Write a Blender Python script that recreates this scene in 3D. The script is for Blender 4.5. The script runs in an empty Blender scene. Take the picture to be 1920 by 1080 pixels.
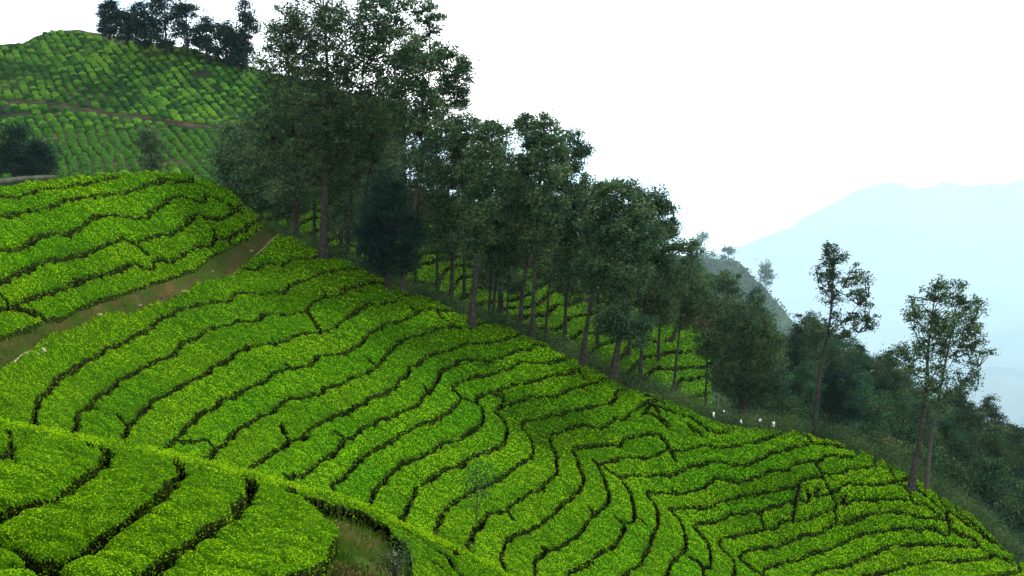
import bpy, math, random
import numpy as np
from mathutils.kdtree import KDTree

C = bpy.context.scene.collection
S = bpy.context.scene
rad = math.radians

# ------------------------------------------------------------------ camera
FPX, HORIZON = 2060.0, 250.0            # focal length and eye level, in pixels of the 1920 x 1080 photograph
PITCH = math.atan((540 - HORIZON) / FPX)
cam = bpy.data.cameras.new('camera')
cam.sensor_width = 36.0
cam.lens = 36.0 * FPX / 1920
cam.clip_start, cam.clip_end = 0.5, 80000
camo = bpy.data.objects.new('camera', cam)
C.objects.link(camo)
camo.location = (0, 0, 0)
camo.rotation_euler = (math.pi / 2 - PITCH, 0, 0)
S.camera = camo

# ------------------------------------------------------------------ light
S.view_settings.view_transform = 'Standard'
S.view_settings.look = 'None'
S.view_settings.gamma = 1
S.view_settings.use_curve_mapping = False
S.view_settings.exposure = 1.84
S.cycles.max_bounces = 6
S.cycles.diffuse_bounces = 3
S.cycles.transparent_max_bounces = 8
S.cycles.volume_bounces = 1
S.cycles.use_denoising = True
S.cycles.sample_clamp_indirect = 6
SUN_EL, SUN_AZ = 50.0, 38.0             # azimuth clockwise from +Y (the view direction)
w = bpy.data.worlds.new('World')
S.world = w
w.use_nodes = True
nt = w.node_tree
for n in list(nt.nodes): nt.nodes.remove(n)
out = nt.nodes.new('ShaderNodeOutputWorld')
bg1 = nt.nodes.new('ShaderNodeBackground')
bg2 = nt.nodes.new('ShaderNodeBackground')
mx = nt.nodes.new('ShaderNodeMixShader')
sky = nt.nodes.new('ShaderNodeTexSky')
sky.sky_type = 'NISHITA'
sky.sun_disc = False
sky.sun_elevation = rad(SUN_EL)
sky.sun_rotation = rad(SUN_AZ)
sky.dust_density = 2.0
bg1.inputs[1].default_value = 0.15
nt.links.new(sky.outputs[0], bg1.inputs[0])
tc = nt.nodes.new('ShaderNodeTexCoord')
no = nt.nodes.new('ShaderNodeTexNoise')
no.inputs['Scale'].default_value = 1.6
no.inputs['Detail'].default_value = 5
no.inputs['Roughness'].default_value = 0.5
mpn = nt.nodes.new('ShaderNodeMapping')
mpn.inputs['Scale'].default_value = (1, 1, 2.2)
mpn.inputs['Location'].default_value = (-0.05, 1.661, 0.85)
rp = nt.nodes.new('ShaderNodeMapRange')
rp.inputs['From Min'].default_value = 0.39
rp.inputs['From Max'].default_value = 0.54
rp.inputs['To Min'].default_value = 0.0
rp.inputs['To Max'].default_value = 1.0
nt.links.new(tc.outputs['Generated'], mpn.inputs[0])
nt.links.new(mpn.outputs[0], no.inputs['Vector'])
nt.links.new(no.outputs[0], rp.inputs['Value'])
veil = nt.nodes.new('ShaderNodeMix'); veil.data_type = 'RGBA'      # cloud deck: thin bluish veil where the noise is low
veil.inputs[6].default_value = (0.19, 0.265, 0.33, 1); veil.inputs[7].default_value = (0.97, 0.985, 1.0, 1)
nt.links.new(rp.outputs[0], veil.inputs[0])
sx = nt.nodes.new('ShaderNodeSeparateXYZ'); nt.links.new(tc.outputs['Generated'], sx.inputs[0])
er = nt.nodes.new('ShaderNodeMapRange'); er.interpolation_type = 'SMOOTHSTEP'      # pale blue murk low over the horizon, all round
er.inputs['From Min'].default_value = -0.05; er.inputs['From Max'].default_value = 0.07
nt.links.new(sx.outputs['Z'], er.inputs['Value'])
hb = nt.nodes.new('ShaderNodeMix'); hb.data_type = 'RGBA'; hb.inputs[6].default_value = (0.185, 0.228, 0.25, 1)
nt.links.new(er.outputs[0], hb.inputs[0]); nt.links.new(veil.outputs[2], hb.inputs[7]); nt.links.new(hb.outputs[2], bg2.inputs[0])
mx.inputs[0].default_value = 0.9
bg2.inputs[1].default_value = 1.35
nt.links.new(bg1.outputs[0], mx.inputs[1])
nt.links.new(bg2.outputs[0], mx.inputs[2])
nt.links.new(mx.outputs[0], out.inputs[0])
sl = bpy.data.lights.new('sun', 'SUN')
sl.energy = 2.4
sl.angle = rad(6)
sl.color = (1.0, 0.96, 0.88)
so = bpy.data.objects.new('sun', sl)
C.objects.link(so)
so.rotation_euler = (rad(90 - SUN_EL), 0, -rad(SUN_AZ) + math.pi)

# ------------------------------------------------------------------ helpers
rng = np.random.default_rng(7)

def tag(o, label=None, cat=None, group=None, kind=None):
    if label: o['label'] = label
    if cat: o['category'] = cat
    if group: o['group'] = group
    if kind: o['kind'] = kind
    return o

def npmesh(name, V, F, mat=None, smooth=True):
    me = bpy.data.meshes.new(name)
    V = np.asarray(V, np.float32).reshape(-1, 3)
    F = np.asarray(F, np.int32)
    k = F.shape[1]
    me.vertices.add(len(V)); me.vertices.foreach_set('co', V.ravel())
    me.loops.add(F.size); me.loops.foreach_set('vertex_index', F.ravel())
    me.polygons.add(len(F))
    me.polygons.foreach_set('loop_start', np.arange(0, F.size, k, dtype=np.int32))
    me.polygons.foreach_set('loop_total', np.full(len(F), k, np.int32))
    if smooth: me.polygons.foreach_set('use_smooth', np.ones(len(F), bool))
    me.update(calc_edges=True)
    if mat: me.materials.append(mat)
    return me

def link(name, me, parent=None, loc=None):
    o = bpy.data.objects.new(name, me)
    C.objects.link(o)
    if parent: o.parent = parent
    if loc is not None: o.location = loc
    return o

def unit(a): return a / np.maximum(np.linalg.norm(a, axis=-1, keepdims=True), 1e-9)

def vnoise(P, scale, seed=0):
    """smooth 3-D value noise, -1..1"""
    P = np.asarray(P, float) / scale + 37.13 * seed
    i = np.floor(P).astype(np.int64); f = P - i; f = f * f * (3 - 2 * f)
    def h(a, b, c):
        x = (a * 374761393 + b * 668265263 + c * 2147483647 + seed * 974711) & 0xffffffff
        x = ((x ^ (x >> 13)) * 1274126177) & 0xffffffff
        x = x ^ (x >> 16)
        return (x & 0xffff) / 32767.5 - 1
    r = 0
    for a in (0, 1):
        for b in (0, 1):
            for c in (0, 1):
                wgt = (f[:, 0] if a else 1 - f[:, 0]) * (f[:, 1] if b else 1 - f[:, 1]) * (f[:, 2] if c else 1 - f[:, 2])
                r = r + wgt * h(i[:, 0] + a, i[:, 1] + b, i[:, 2] + c)
    return r

CP, SP = math.cos(PITCH), math.sin(PITCH)
def ray(px, py):
    """direction of the line of sight, scaled so that its Y is 1"""
    u = (np.asarray(px, float) - 960) / FPX; v = (540 - np.asarray(py, float)) / FPX
    y = CP + v * SP; z = -SP + v * CP
    return u / y, z / y
def at(px, py, D):
    rx, rz = ray(px, py)
    D = np.asarray(D, float)
    return np.stack([rx * D, np.ones_like(rx) * D, rz * D], -1)

class Surf:
    """a hillside: distance as a smooth function of the line of sight, fitted to surveyed points"""
    def __init__(s, P, D, lam=1e-3):
        P = np.asarray(P, float) / 500.0
        v = 1000.0 / np.asarray(D, float)
        n = len(P); K = s.k(P, P) + lam * n * np.eye(n)
        A = np.zeros((n + 3, n + 3)); A[:n, :n] = K
        A[:n, n] = 1; A[:n, n + 1:] = P; A[n, :n] = 1; A[n + 1:, :n] = P.T
        s.c = np.linalg.solve(A, np.concatenate([v, np.zeros(3)])); s.P = P
    @staticmethod
    def k(a, b):
        d2 = ((a[:, None, :] - b[None, :, :]) ** 2).sum(-1)
        return 0.5 * d2 * np.log(d2 + 1e-12)
    def val(s, px, py):
        Q = np.stack([np.ravel(px), np.ravel(py)], -1) / 500.0
        r = np.empty(len(Q))
        for i in range(0, len(Q), 20000):
            q = Q[i:i + 20000]
            r[i:i + 20000] = s.k(q, s.P) @ s.c[:-3] + s.c[-3] + q @ s.c[-2:]
        return r.reshape(np.shape(px))
    def D(s, px, py): return 1000.0 / np.maximum(s.val(px, py), 0.05)
    def pos(s, px, py):
        px = np.asarray(px, float); py = np.asarray(py, float)
        return at(px, py, s.D(px, py))

def inpoly(px, py, poly):
    r = np.zeros(np.shape(px), bool); n = len(poly)
    for i in range(n):
        x0, y0 = poly[i]; x1, y1 = poly[(i + 1) % n]
        if y0 == y1: continue
        c = ((y0 > py) != (y1 > py)) & (px < (x1 - x0) * (py - y0) / (y1 - y0) + x0)
        r ^= c
    return r

# ------------------------------------------------------------------ materials
def M(name, cols, scale=1.0, rough=0.85, detail=4, bump=0.0, bscale=None, trans=0.0, island=0.0, coord='Object', spec=0.0, pos=None, macro=None, objvar=0.0):
    m = bpy.data.materials.new(name); m.use_nodes = True
    t = m.node_tree; N = t.nodes; L = t.links
    b = N['Principled BSDF']; o = N['Material Output']
    b.inputs['Roughness'].default_value = rough
    b.inputs['Specular IOR Level'].default_value = spec
    tcn = N.new('ShaderNodeTexCoord')
    nz = N.new('ShaderNodeTexNoise')
    nz.inputs['Scale'].default_value = scale; nz.inputs['Detail'].default_value = detail
    nz.inputs['Roughness'].default_value = 0.62
    L.new(tcn.outputs[coord], nz.inputs['Vector'])
    cr = N.new('ShaderNodeValToRGB')
    e = cr.color_ramp.elements
    n = len(cols)
    ps = pos or [0.3 + 0.4 * i / max(n - 1, 1) for i in range(n)]
    e[0].position = ps[0]; e[0].color = (*cols[0], 1)
    e[1].position = ps[-1]; e[1].color = (*cols[-1], 1)
    for i in range(1, n - 1):
        k = e.new(ps[i]); k.color = (*cols[i], 1)
    src = nz.outputs[0]
    if island:
        g = N.new('ShaderNodeNewGeometry')
        ma = N.new('ShaderNodeMath'); ma.operation = 'MULTIPLY_ADD'
        ma.inputs[1].default_value = island; ma.inputs[2].default_value = -island / 2
        L.new(g.outputs['Random Per Island'], ma.inputs[0])
        ad = N.new('ShaderNodeMath'); ad.operation = 'ADD'
        L.new(ma.outputs[0], ad.inputs[0]); L.new(nz.outputs[0], ad.inputs[1])
        src = ad.outputs[0]
    L.new(src, cr.inputs[0])
    col = cr.outputs[0]
    if macro:                                     # broad patches of another growth colour
        n2 = N.new('ShaderNodeTexNoise'); n2.inputs['Scale'].default_value = macro[1]; n2.inputs['Detail'].default_value = 3
        L.new(tcn.outputs[coord], n2.inputs['Vector'])
        mr = N.new('ShaderNodeMapRange'); mr.inputs['From Min'].default_value = macro[2]; mr.inputs['From Max'].default_value = macro[3]
        L.new(n2.outputs[0], mr.inputs['Value'])
        mm = N.new('ShaderNodeMix'); mm.data_type = 'RGBA'; mm.blend_type = 'MULTIPLY'
        L.new(mr.outputs[0], mm.inputs[0]); L.new(col, mm.inputs[6]); mm.inputs[7].default_value = (*macro[0], 1)
        col = mm.outputs[2]
    if objvar:                                    # every plant has its own shade of green
        oi = N.new('ShaderNodeObjectInfo'); hs_ = N.new('ShaderNodeHueSaturation')
        m1 = N.new('ShaderNodeMapRange'); m1.inputs['To Min'].default_value = 1 - objvar; m1.inputs['To Max'].default_value = 1 + objvar
        L.new(oi.outputs['Random'], m1.inputs['Value']); L.new(m1.outputs[0], hs_.inputs['Value'])
        m2 = N.new('ShaderNodeMath'); m2.operation = 'MULTIPLY'; m2.inputs[1].default_value = 7.31
        m3 = N.new('ShaderNodeMath'); m3.operation = 'FRACT'; m4 = N.new('ShaderNodeMapRange')
        m4.inputs['To Min'].default_value = 0.5 - objvar * 0.09; m4.inputs['To Max'].default_value = 0.5 + objvar * 0.05
        L.new(oi.outputs['Random'], m2.inputs[0]); L.new(m2.outputs[0], m3.inputs[0]); L.new(m3.outputs[0], m4.inputs['Value'])
        L.new(m4.outputs[0], hs_.inputs['Hue']); L.new(col, hs_.inputs['Color']); col = hs_.outputs[0]
    L.new(col, b.inputs['Base Color'])
    if bump:
        bn = N.new('ShaderNodeBump'); bn.inputs['Strength'].default_value = bump; bn.inputs['Distance'].default_value = 0.05
        n3 = N.new('ShaderNodeTexNoise'); n3.inputs['Scale'].default_value = bscale or scale * 3; n3.inputs['Detail'].default_value = 4
        L.new(tcn.outputs[coord], n3.inputs['Vector'])
        L.new(n3.outputs[0], bn.inputs['Height']); L.new(bn.outputs[0], b.inputs['Normal'])
    if trans:
        tr = N.new('ShaderNodeBsdfTranslucent'); L.new(col, tr.inputs[0])
        ms = N.new('ShaderNodeMixShader'); ms.inputs[0].default_value = trans
        L.new(b.outputs[0], ms.inputs[1]); L.new(tr.outputs[0], ms.inputs[2]); L.new(ms.outputs[0], o.inputs[0])
    return m

m_body = M('tea_body', [(0.005, 0.018, 0.001), (0.014, 0.042, 0.0015), (0.028, 0.07, 0.002)], scale=9, bump=0.6, bscale=14, macro=((0.7, 0.75, 1.0), 0.12, 0.42, 0.62))  # dark colour stands in for the inner shade between the leaves
m_leaf = M('tea_leaf', [(0.010, 0.04, 0.001), (0.070, 0.19, 0.0015), (0.15, 0.30, 0.002), (0.19, 0.345, 0.003)], scale=1.1, island=0.5,
           objvar=0.14, pos=[0.14, 0.42, 0.62, 0.95], rough=0.6, trans=0.35, spec=0.0, macro=((0.55, 0.8, 0.9), 0.10, 0.45, 0.62))
m_leaf_near = M('tea_leaf_near', [(0.008, 0.032, 0.001), (0.045, 0.12, 0.0012), (0.105, 0.225, 0.002), (0.20, 0.34, 0.004)], scale=1.6, island=0.7, objvar=0.06, pos=[0.16, 0.45, 0.66, 0.96], rough=0.6, trans=0.35, spec=0.0, macro=((0.7, 0.75, 0.6), 0.35, 0.42, 0.62))
m_leaf_far = M('tea_leaf_far', [(0.05, 0.13, 0.006), (0.095, 0.20, 0.01), (0.13, 0.25, 0.02)], scale=0.5, island=0.3, pos=[0.25, 0.5, 0.75], trans=0.25)
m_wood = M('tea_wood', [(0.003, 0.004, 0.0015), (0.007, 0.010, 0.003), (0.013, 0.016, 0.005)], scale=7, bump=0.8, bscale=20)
m_soil = M('soil', [(0.004, 0.004, 0.003), (0.010, 0.008, 0.005), (0.022, 0.016, 0.009)], scale=1.2, bump=0.5, bscale=6)
m_path = M('path_earth', [(0.014, 0.032, 0.004), (0.024, 0.027, 0.008), (0.052, 0.031, 0.015)], scale=0.55, detail=8, bump=0.6, bscale=8, pos=[0.35, 0.5, 0.66])
m_grass = M('grass_blade', [(0.015, 0.048, 0.003), (0.035, 0.07, 0.006), (0.065, 0.06, 0.015)], scale=0.6, island=0.4, pos=[0.25, 0.5, 0.8], trans=0.3)
m_bark = M('bark', [(0.009, 0.009, 0.008), (0.022, 0.020, 0.017), (0.048, 0.045, 0.038)], scale=5, bump=0.7, bscale=12)
m_bark_pale = M('bark_pale', [(0.026, 0.024, 0.02), (0.055, 0.051, 0.042)], scale=4, bump=0.6, bscale=12)
m_tree = M('tree_leaf', [(0.008, 0.022, 0.012), (0.020, 0.046, 0.023), (0.044, 0.078, 0.031), (0.095, 0.125, 0.045)], scale=0.55, island=0.5, objvar=0.2, pos=[0.25, 0.45, 0.62, 0.85], trans=0.25, rough=0.6)
m_tree_dark = M('tree_leaf_dark', [(0.004, 0.012, 0.010), (0.009, 0.022, 0.017), (0.018, 0.036, 0.022)], scale=0.4, island=0.4, trans=0.15, rough=0.7)
m_forest = M('forest_leaf', [(0.004, 0.013, 0.008), (0.009, 0.027, 0.014), (0.022, 0.05, 0.017), (0.065, 0.085, 0.024)], scale=0.3, island=0.4, objvar=0.6, pos=[0.25, 0.45, 0.62, 0.85], trans=0.2)
m_under = M('undergrowth', [(0.012, 0.026, 0.012), (0.025, 0.05, 0.018), (0.05, 0.075, 0.025)], scale=0.4, island=0.4, trans=0.2)
m_hillbush = M('bush_leaf', [(0.007, 0.026, 0.006), (0.022, 0.066, 0.009), (0.055, 0.125, 0.010)], scale=0.05, island=0.45, pos=[0.3, 0.5, 0.72], bump=0.5, bscale=3)
m_hillsoil = M('hill_soil', [(0.008, 0.015, 0.008), (0.02, 0.024, 0.012), (0.10, 0.06, 0.04)], scale=0.045, detail=7, pos=[0.4, 0.58, 0.75])
m_forestfloor = M('forest_floor', [(0.01, 0.02, 0.01), (0.025, 0.045, 0.02)], scale=0.3)
m_farhill = M('far_hill', [(0.012, 0.025, 0.014), (0.03, 0.05, 0.022)], scale=0.02, detail=8)
m_mount = M('mountain', [(0.012, 0.026, 0.024), (0.024, 0.042, 0.036), (0.045, 0.055, 0.042)], scale=0.0007, detail=8)
m_stone = M('pale_stone', [(0.13, 0.10, 0.065), (0.26, 0.21, 0.15)], scale=3, bump=0.5)
m_grey = M('grey_stone', [(0.02, 0.025, 0.016), (0.05, 0.055, 0.04)], scale=1.5, bump=0.5)
m_white = M('white_paint', [(0.4, 0.41, 0.4), (0.55, 0.55, 0.53)], scale=3, rough=0.5)
m_twig = M('pale_twig', [(0.1, 0.09, 0.06), (0.2, 0.18, 0.13)], scale=3)

# ------------------------------------------------------------------ survey of the gaps between the hedges
ORG = dict(a=(0, 300), b=(0, 500), c=(0, 700), d=(0, 855), e=(350, 400), f=(350, 600), g=(350, 780), h=(550, 855),
           i=(700, 500), j=(700, 680), k=(900, 855), l=(1050, 620), m=(1100, 760), n=(1250, 855), o=(1420, 740), p=(1520, 855))
def T(s):
    r = []; org = None; sc = 4.8
    for tok in s.split():
        if tok[0].isalpha():
            if tok[0] == 'q': org = (0, 300); sc = 3.0
            else: org = ORG[tok[0]]; sc = 4.8
            tok = tok[1:]
            if not tok: continue
        x, y = tok.split(',')
        r.append((org[0] + float(x) / sc, org[1] + float(y) / sc))
    return r
ROWS_B = {
 1: 'e470,478 540,485 610,500 700,455 760,455 850,470 950,410 1050,395 1240,380 1300,378',
 2: 'c285,560 295,455 310,360 330,280 345,220 420,150 450,90 520,30 b640,910 720,860 800,830 900,770 950,720 1080,690 1150,650 1200,610 1300,565 1400,490 1440,450 1540,420 1600,370 1700,355 1800,330 e180,795 300,785 380,770 460,710 560,710 680,720 780,700 870,710 920,650 960,620 1060,600 1180,550 1290,520 1400,500 1600,475',
 3: 'c640,620 665,510 690,450 700,330 760,300 800,270 860,190 950,145 1020,110 1060,60 b1180,970 1280,890 1400,830 1520,790 1600,720 1650,660 1780,620 1850,570 e200,1040 280,1010 400,990 460,950 570,970 620,955 700,905 850,900 1000,875 1080,860 1120,800 1180,770 1260,740 1400,720 1410,670 1500,660 1580,635 1700,625 1860,628',
 4: 'c1180,700 1140,600 1110,560 1130,500 1150,440 1200,400 1280,330 1340,270 1400,215 1500,190 1560,140 1620,100 1700,60 f60,520 180,460 250,400 380,350 430,290 520,260 570,220 700,215 800,200 900,175 1000,130 1100,105 1200,100 e1300,1030 1370,980 1450,930 1520,885 1590,830 1640,800 1750,810 i120,320 200,310 270,255 345,235',
 5: 'c1380,760 1440,660 1500,630 1560,580 1620,540 1650,490 1720,430 1780,370 1850,320 f0,950 60,890 130,830 260,770 300,710 420,680 470,640 550,600 620,570 700,540 760,480 850,450 930,430 1010,410 1100,395 1170,325 1270,310 1400,285 1500,240 1580,200 1610,150 1660,100 i60,550 90,505 200,490 280,470 320,435 380,420 430,395 560,378 700,392 760,398',
 6: 'g90,460 135,385 210,360 240,300 290,255 340,230 370,180 440,130 520,80 600,30 f660,840 740,825 800,780 870,720 920,700 1000,695 1100,665 1210,645 1220,605 1300,590 1400,570 1480,510 1560,490 1650,445 1700,410 1740,370 1800,300 i190,710 230,670 270,650 340,630 450,595 520,570 560,545 650,545 760,540 870,545 930,515 1000,500',
 7: 'g550,560 570,475 590,430 640,390 720,340 780,300 870,250 930,210 1010,190 1060,150 f1100,960 1200,910 1330,850 1450,820 1500,780 1600,740 1640,700 j0,300 60,285 130,245 190,210 240,140 310,80 320,30 i400,860 450,830 480,800 560,760 660,760 720,730 800,700 850,685 950,680 1050,670 1130,660 1200,640 1350,595',
 8: 'g880,680 920,570 940,530 1030,525 1080,500 1150,440 1200,395 1260,360 1330,320 1370,280 1400,230 1430,200 1490,180 1560,120 1640,70 j0,550 60,500 130,490 190,470 240,430 330,410 400,370 440,310 500,250 550,190 590,110 620,55 i700,890 760,850 850,835 950,835 1040,840 1100,820 1200,790 1300,745 1420,740 1450,700 1550,715 1620,735',
 9: 'g1330,790 1320,680 1310,610 1380,570 1440,510 1510,430 1580,350 1650,320 1740,280 j0,780 80,735 170,690 240,640 330,590 400,560 530,530 620,470 680,430 740,370 780,310 750,260 710,215 760,180 850,140 950,110 1070,90 i1180,920 1260,890 1330,850 1430,855 1560,860 1680,830 1780,800',
 10: 'h660,520 690,410 710,340 740,290 800,230 850,160 920,110 970,50 j300,880 400,860 440,820 530,790 580,740 650,715 760,690 820,640 900,590 960,550 990,480 975,410 930,360 925,320 940,290 1030,265 1130,240 1210,210 1300,185 1350,180 1430,150 1530,130 1600,100 1730,90 1830,70 1890,10',
 11: 'h940,680 965,580 970,540 1000,500 1030,430 1080,350 1100,280 1160,240 j500,1030 580,1000 640,950 750,930 830,880 900,840 1000,800 1090,760 1180,710 1200,620 1200,570 1170,510 1130,470 1095,435 1130,390 1240,365 1330,335 1400,310 1480,290 1620,290 1700,260 l70,518 180,500 260,465 340,440 430,420',
 12: 'h1220,830 1265,710 1290,620 1340,510 1400,430 1470,400 1530,360 1600,310 1700,270 j1090,1050 1180,990 1280,930 1330,890 1400,860 1435,810 1430,740 1420,690 1390,640 1340,580 1350,520 1430,510 1530,490 1580,455 1680,465 1770,430 l100,720 200,700 250,680 320,660 440,650 490,600 510,545 570,520 600,490',
 13: 'h1640,950 1600,860 1560,800 1600,740 1620,660 1690,600 1730,540 k0,600 30,560 90,510 210,490 260,440 350,380 450,310 540,290 620,210 690,140 j1640,880 1650,830 1620,760 1585,680 1600,640 1700,610 1760,580 1820,560 l60,880 120,855 200,845 280,860 380,870 450,820 500,780 580,790 640,720 700,680 780,640 840,630',
 14: 'k250,1080 210,980 185,900 210,820 235,740 300,710 430,660 540,600 620,530 700,470 760,410 830,350 900,280 930,190 900,110 880,40 j1820,840 1790,780 1830,755 m0,355 100,350 200,335 290,350 330,290 400,275 470,265 540,240 600,260 660,260 720,340 745,385',
 15: 'k485,1170 490,1080 500,930 530,880 600,840 680,820 750,790 830,740 900,680 960,590 1020,520 1090,470 1150,400 1155,330 1130,230 1100,150 1060,80 m60,475 100,520 150,505 240,495 300,470 400,465 490,465 560,470 620,440 680,415 740,385 860,400 950,370 1020,355 1090,350 1170,375 1270,370 1400,340 1500,330 1600,295 1760,240',
 16: 'k700,1170 780,1075 830,1020 900,990 980,950 1060,880 1160,820 1220,780 1270,690 1310,610 1370,580 1390,530 1370,380 1330,290 1270,190 1320,170 1430,165 m550,630 650,620 740,630 820,590 900,550 1000,540 1100,505 1200,500 1280,525 1350,535 1450,525 1520,490 1600,470 1640,420 1730,410 o250,490 380,455 470,430 520,420 620,435 720,452',
 17: 'k1250,1170 1300,1070 1350,1010 1420,980 1480,880 1530,800 1560,700 1590,620 1600,520 1570,430 1520,360 1510,310 m620,770 760,780 860,775 950,760 1060,720 1120,680 1160,660 1280,665 1380,680 1480,650 1560,625 1640,590 n1080,110 1170,60 1260,40 1360,35 o580,555 650,540 760,545 870,550 900,510 880,480',
 17.5: 'n1190,260 1200,210 1300,185 1380,165 1420,145 1500,155 1580,140 1640,110 1740,100 1840,85 o1060,650 1060,580',
 18: 'k1650,1170 1680,1075 1720,960 1800,880 1850,780 1830,640 1790,560 1740,490 n20,455 90,460 250,455 380,450 470,400 580,390 660,350 760,335 860,325 980,300 1100,275 1190,260 1260,290 1300,340 1420,340 o700,860 760,820 830,795 1000,800 1100,795 1240,770',
 19: 'n345,1160 335,1070 330,1000 390,970 395,860 380,790 340,740 290,680 250,620 260,600 330,590 430,575 520,550 560,520 650,510 740,490 850,490 900,450 1000,430 1100,400 1200,385 1250,400 1270,370 1300,342',
 19.5: 'n1480,320 1520,400 1540,425 1630,415 1700,385 p480,385 620,378 760,380 890,385 960,420 1040,440 1120,500',
 20: 'n590,1160 600,1070 615,1000 600,940 560,880 490,820 470,770 510,730 620,710 700,690 800,670 880,650 950,645 1000,610 1060,575 1150,570 1270,555 1340,520 1430,485 1510,460 1540,425',
 21: 'n860,1060 780,1010 700,940 650,910 690,860 780,830 870,820 1000,810 1050,770 1150,750 1240,700 1370,690 1430,640 p220,600 350,590 440,550 560,510 700,490 830,490 920,525 1000,545 1110,550',
 22: 'n850,1160 870,1065 890,1000 990,970 1080,945 1150,930 1220,920 p0,870 120,850 250,790 400,730 500,690 600,675 700,660 830,630 920,635 980,660 1040,640 1110,640 1180,680 1250,690 1240,600',
 23: 'n1250,1130 1310,1070 1350,1040 p180,1000 330,980 430,930 560,880 700,810 800,780 960,780 1100,785 1250,785 1400,800 1510,800 1480,750 1400,710',
 24: 'p400,1130 480,1070 650,1040 780,1010 880,970 1000,960 1100,930 1250,930 1380,920 1500,930 1630,900 1760,915',
 25: 'p1480,1120 1600,1070 1750,1050 1880,1020 1870,980',
}
CUTS_B = ['c860,310 950,350 1050,360 1130,430', 'g-60,215 70,215 180,210 240,270', 'g860,60 870,110 915,200', 'g860,515 920,540',
 'j440,195 510,250', 'j785,305 860,328 925,362', 'i330,350 380,390 430,395', 'j1095,430 1160,350 1170,300', 'k980,450 1020,510',
 'm110,520 160,545 230,600 310,640', 'o380,330 460,385 520,422', 'k1210,540 1310,605',
 'm775,780 775,720', 'n1510,460 1520,540 1535,600', 'f1600,320 1690,390', 'e1250,735 1230,690', 'e1600,700 1420,680',
 'e1080,870 1160,980 1220,1060', 'f890,390 940,430', 'f1340,1000 1410,1060', 'l880,680 1060,740 1180,770 1260,830 1350,890 1450,905 1560,885',
 'l780,740 850,750 920,820 990,870', 'l1150,830 1210,880 1280,930', 'l660,480 760,570 850,600 950,650', 'l730,760 790,690 840,640',
 'l840,630 900,760 980,830', 'l100,340 180,370 230,440', 'i560,380 640,470 760,545', 'i1000,840 1060,910', 'j1030,265 1140,280 1170,310',
 'k1490,610 1450,560 1385,535', 'k240,480 300,560', 'k540,290 590,330', 'k600,840 560,790', 
 'n850,490 860,600 900,650', 'n180,890 260,920 330,990',
]
STREAKS = ['p690,60 710,120 780,220 860,290 900,340 890,385', 'p930,240 960,300 1060,370 1180,480 1280,600', 'p1150,350 1180,420 1260,500 1400,600 1560,720 1640,780',
 'p1300,440 1330,500 1480,620 1620,740 1700,800 1800,870', 'p1240,600 1330,690 1480,750', 'p1510,800 1640,880 1800,960 1880,1010']
ROWS_C = {
 1: 'a-250,345 0,315 130,310 250,285 370,260 480,240 600,230 700,205 820,190 950,165',
 2: 'a-250,520 0,495 80,490 180,455 300,435 380,420 450,415 530,365 600,355 700,335 800,315 850,298 960,293 1080,290 1150,270 1250,240 1350,200 1480,170 1580,190 1700,170 1830,135',
 3: 'a-250,800 0,790 100,790 210,760 270,710 340,685 430,660 490,640 560,665 630,650 700,600 780,540 870,495 950,490 1060,490 1150,505 1220,515 1310,515 1350,455 1440,410 1510,345 1600,320 1700,335 1780,365 1840,375 1850,320 q1170,200 1230,220 1300,262',
 4: 'a-250,1110 0,1065 100,1020 220,970 320,920 430,890 540,870 640,855 720,850 800,810 900,770 980,730 1050,715 1090,690 1150,720 1220,740 1260,715 1350,690 1440,670 1530,645 1600,610 1660,590 1700,540 1740,500 1775,470 1850,510 q1150,320 1230,325 1290,305 1385,235',
 5: 'b-250,380 0,375 100,350 180,300 300,270 370,235 480,195 560,180 680,140 760,100 880,70 980,45 a1100,960 1160,930 1200,925 1280,960 1340,975 1380,960 1380,900 1430,880 1540,905 1590,870 1650,840 1720,790 1800,765 e60,300 150,285 215,285 240,230 300,205 370,215 440,175 520,150 550,95 670,62',
}
CUTS_C = ['e370,215 400,270 425,350', 'b0,225 30,260 60,310 100,350', 'b100,352 180,365 250,385 340,415 410,460 440,520', 'e240,230 250,160 225,110',
          'q1385,235 1350,190', 'a640,1040 770,1080', 'a1220,740 1280,800 1330,830']
ROWS_A = {
 1: 'c-350,790 0,730 60,680 110,620 135,560 165,535 150,420', 2: 'd-250,700 0,540 60,480 150,430 280,400 400,360 530,320 640,260 720,200 800,130 870,90 c925,780 960,740 970,690 880,650 800,610 720,570 640,535 590,495',
 3: 'd-400,1000 200,960 320,925 440,905 600,870 700,830 780,770 850,710 950,650 1060,600 1170,540 1280,450 1350,400 1440,330 1500,270 c1590,930 1640,870 1600,810 1540,760 1480,700 1380,668',
 4: 'd1080,1250 1150,1120 1200,1075 1300,1040 1400,970 1480,890 1600,820 1720,740 1820,670 g200,990 300,930 370,900 440,850 500,750 560,680 590,600 570,560 500,530 430,490 340,450 300,410',
}
CUTS_A = ['c60,480 100,520 140,550', 'd-100,700 0,745 150,795 300,900 400,930 500,990 600,1090',
          'h-30,290 90,345', 'h1200,770 1300,830 1380,890 1450,990 1560,1100', 'h1300,770 1400,802', 'h1450,845 1500,872', 'h1220,900 1300,960 1430,1080', 'h1640,990 1710,1035', 'h850,560 1000,640 1200,770']
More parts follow.
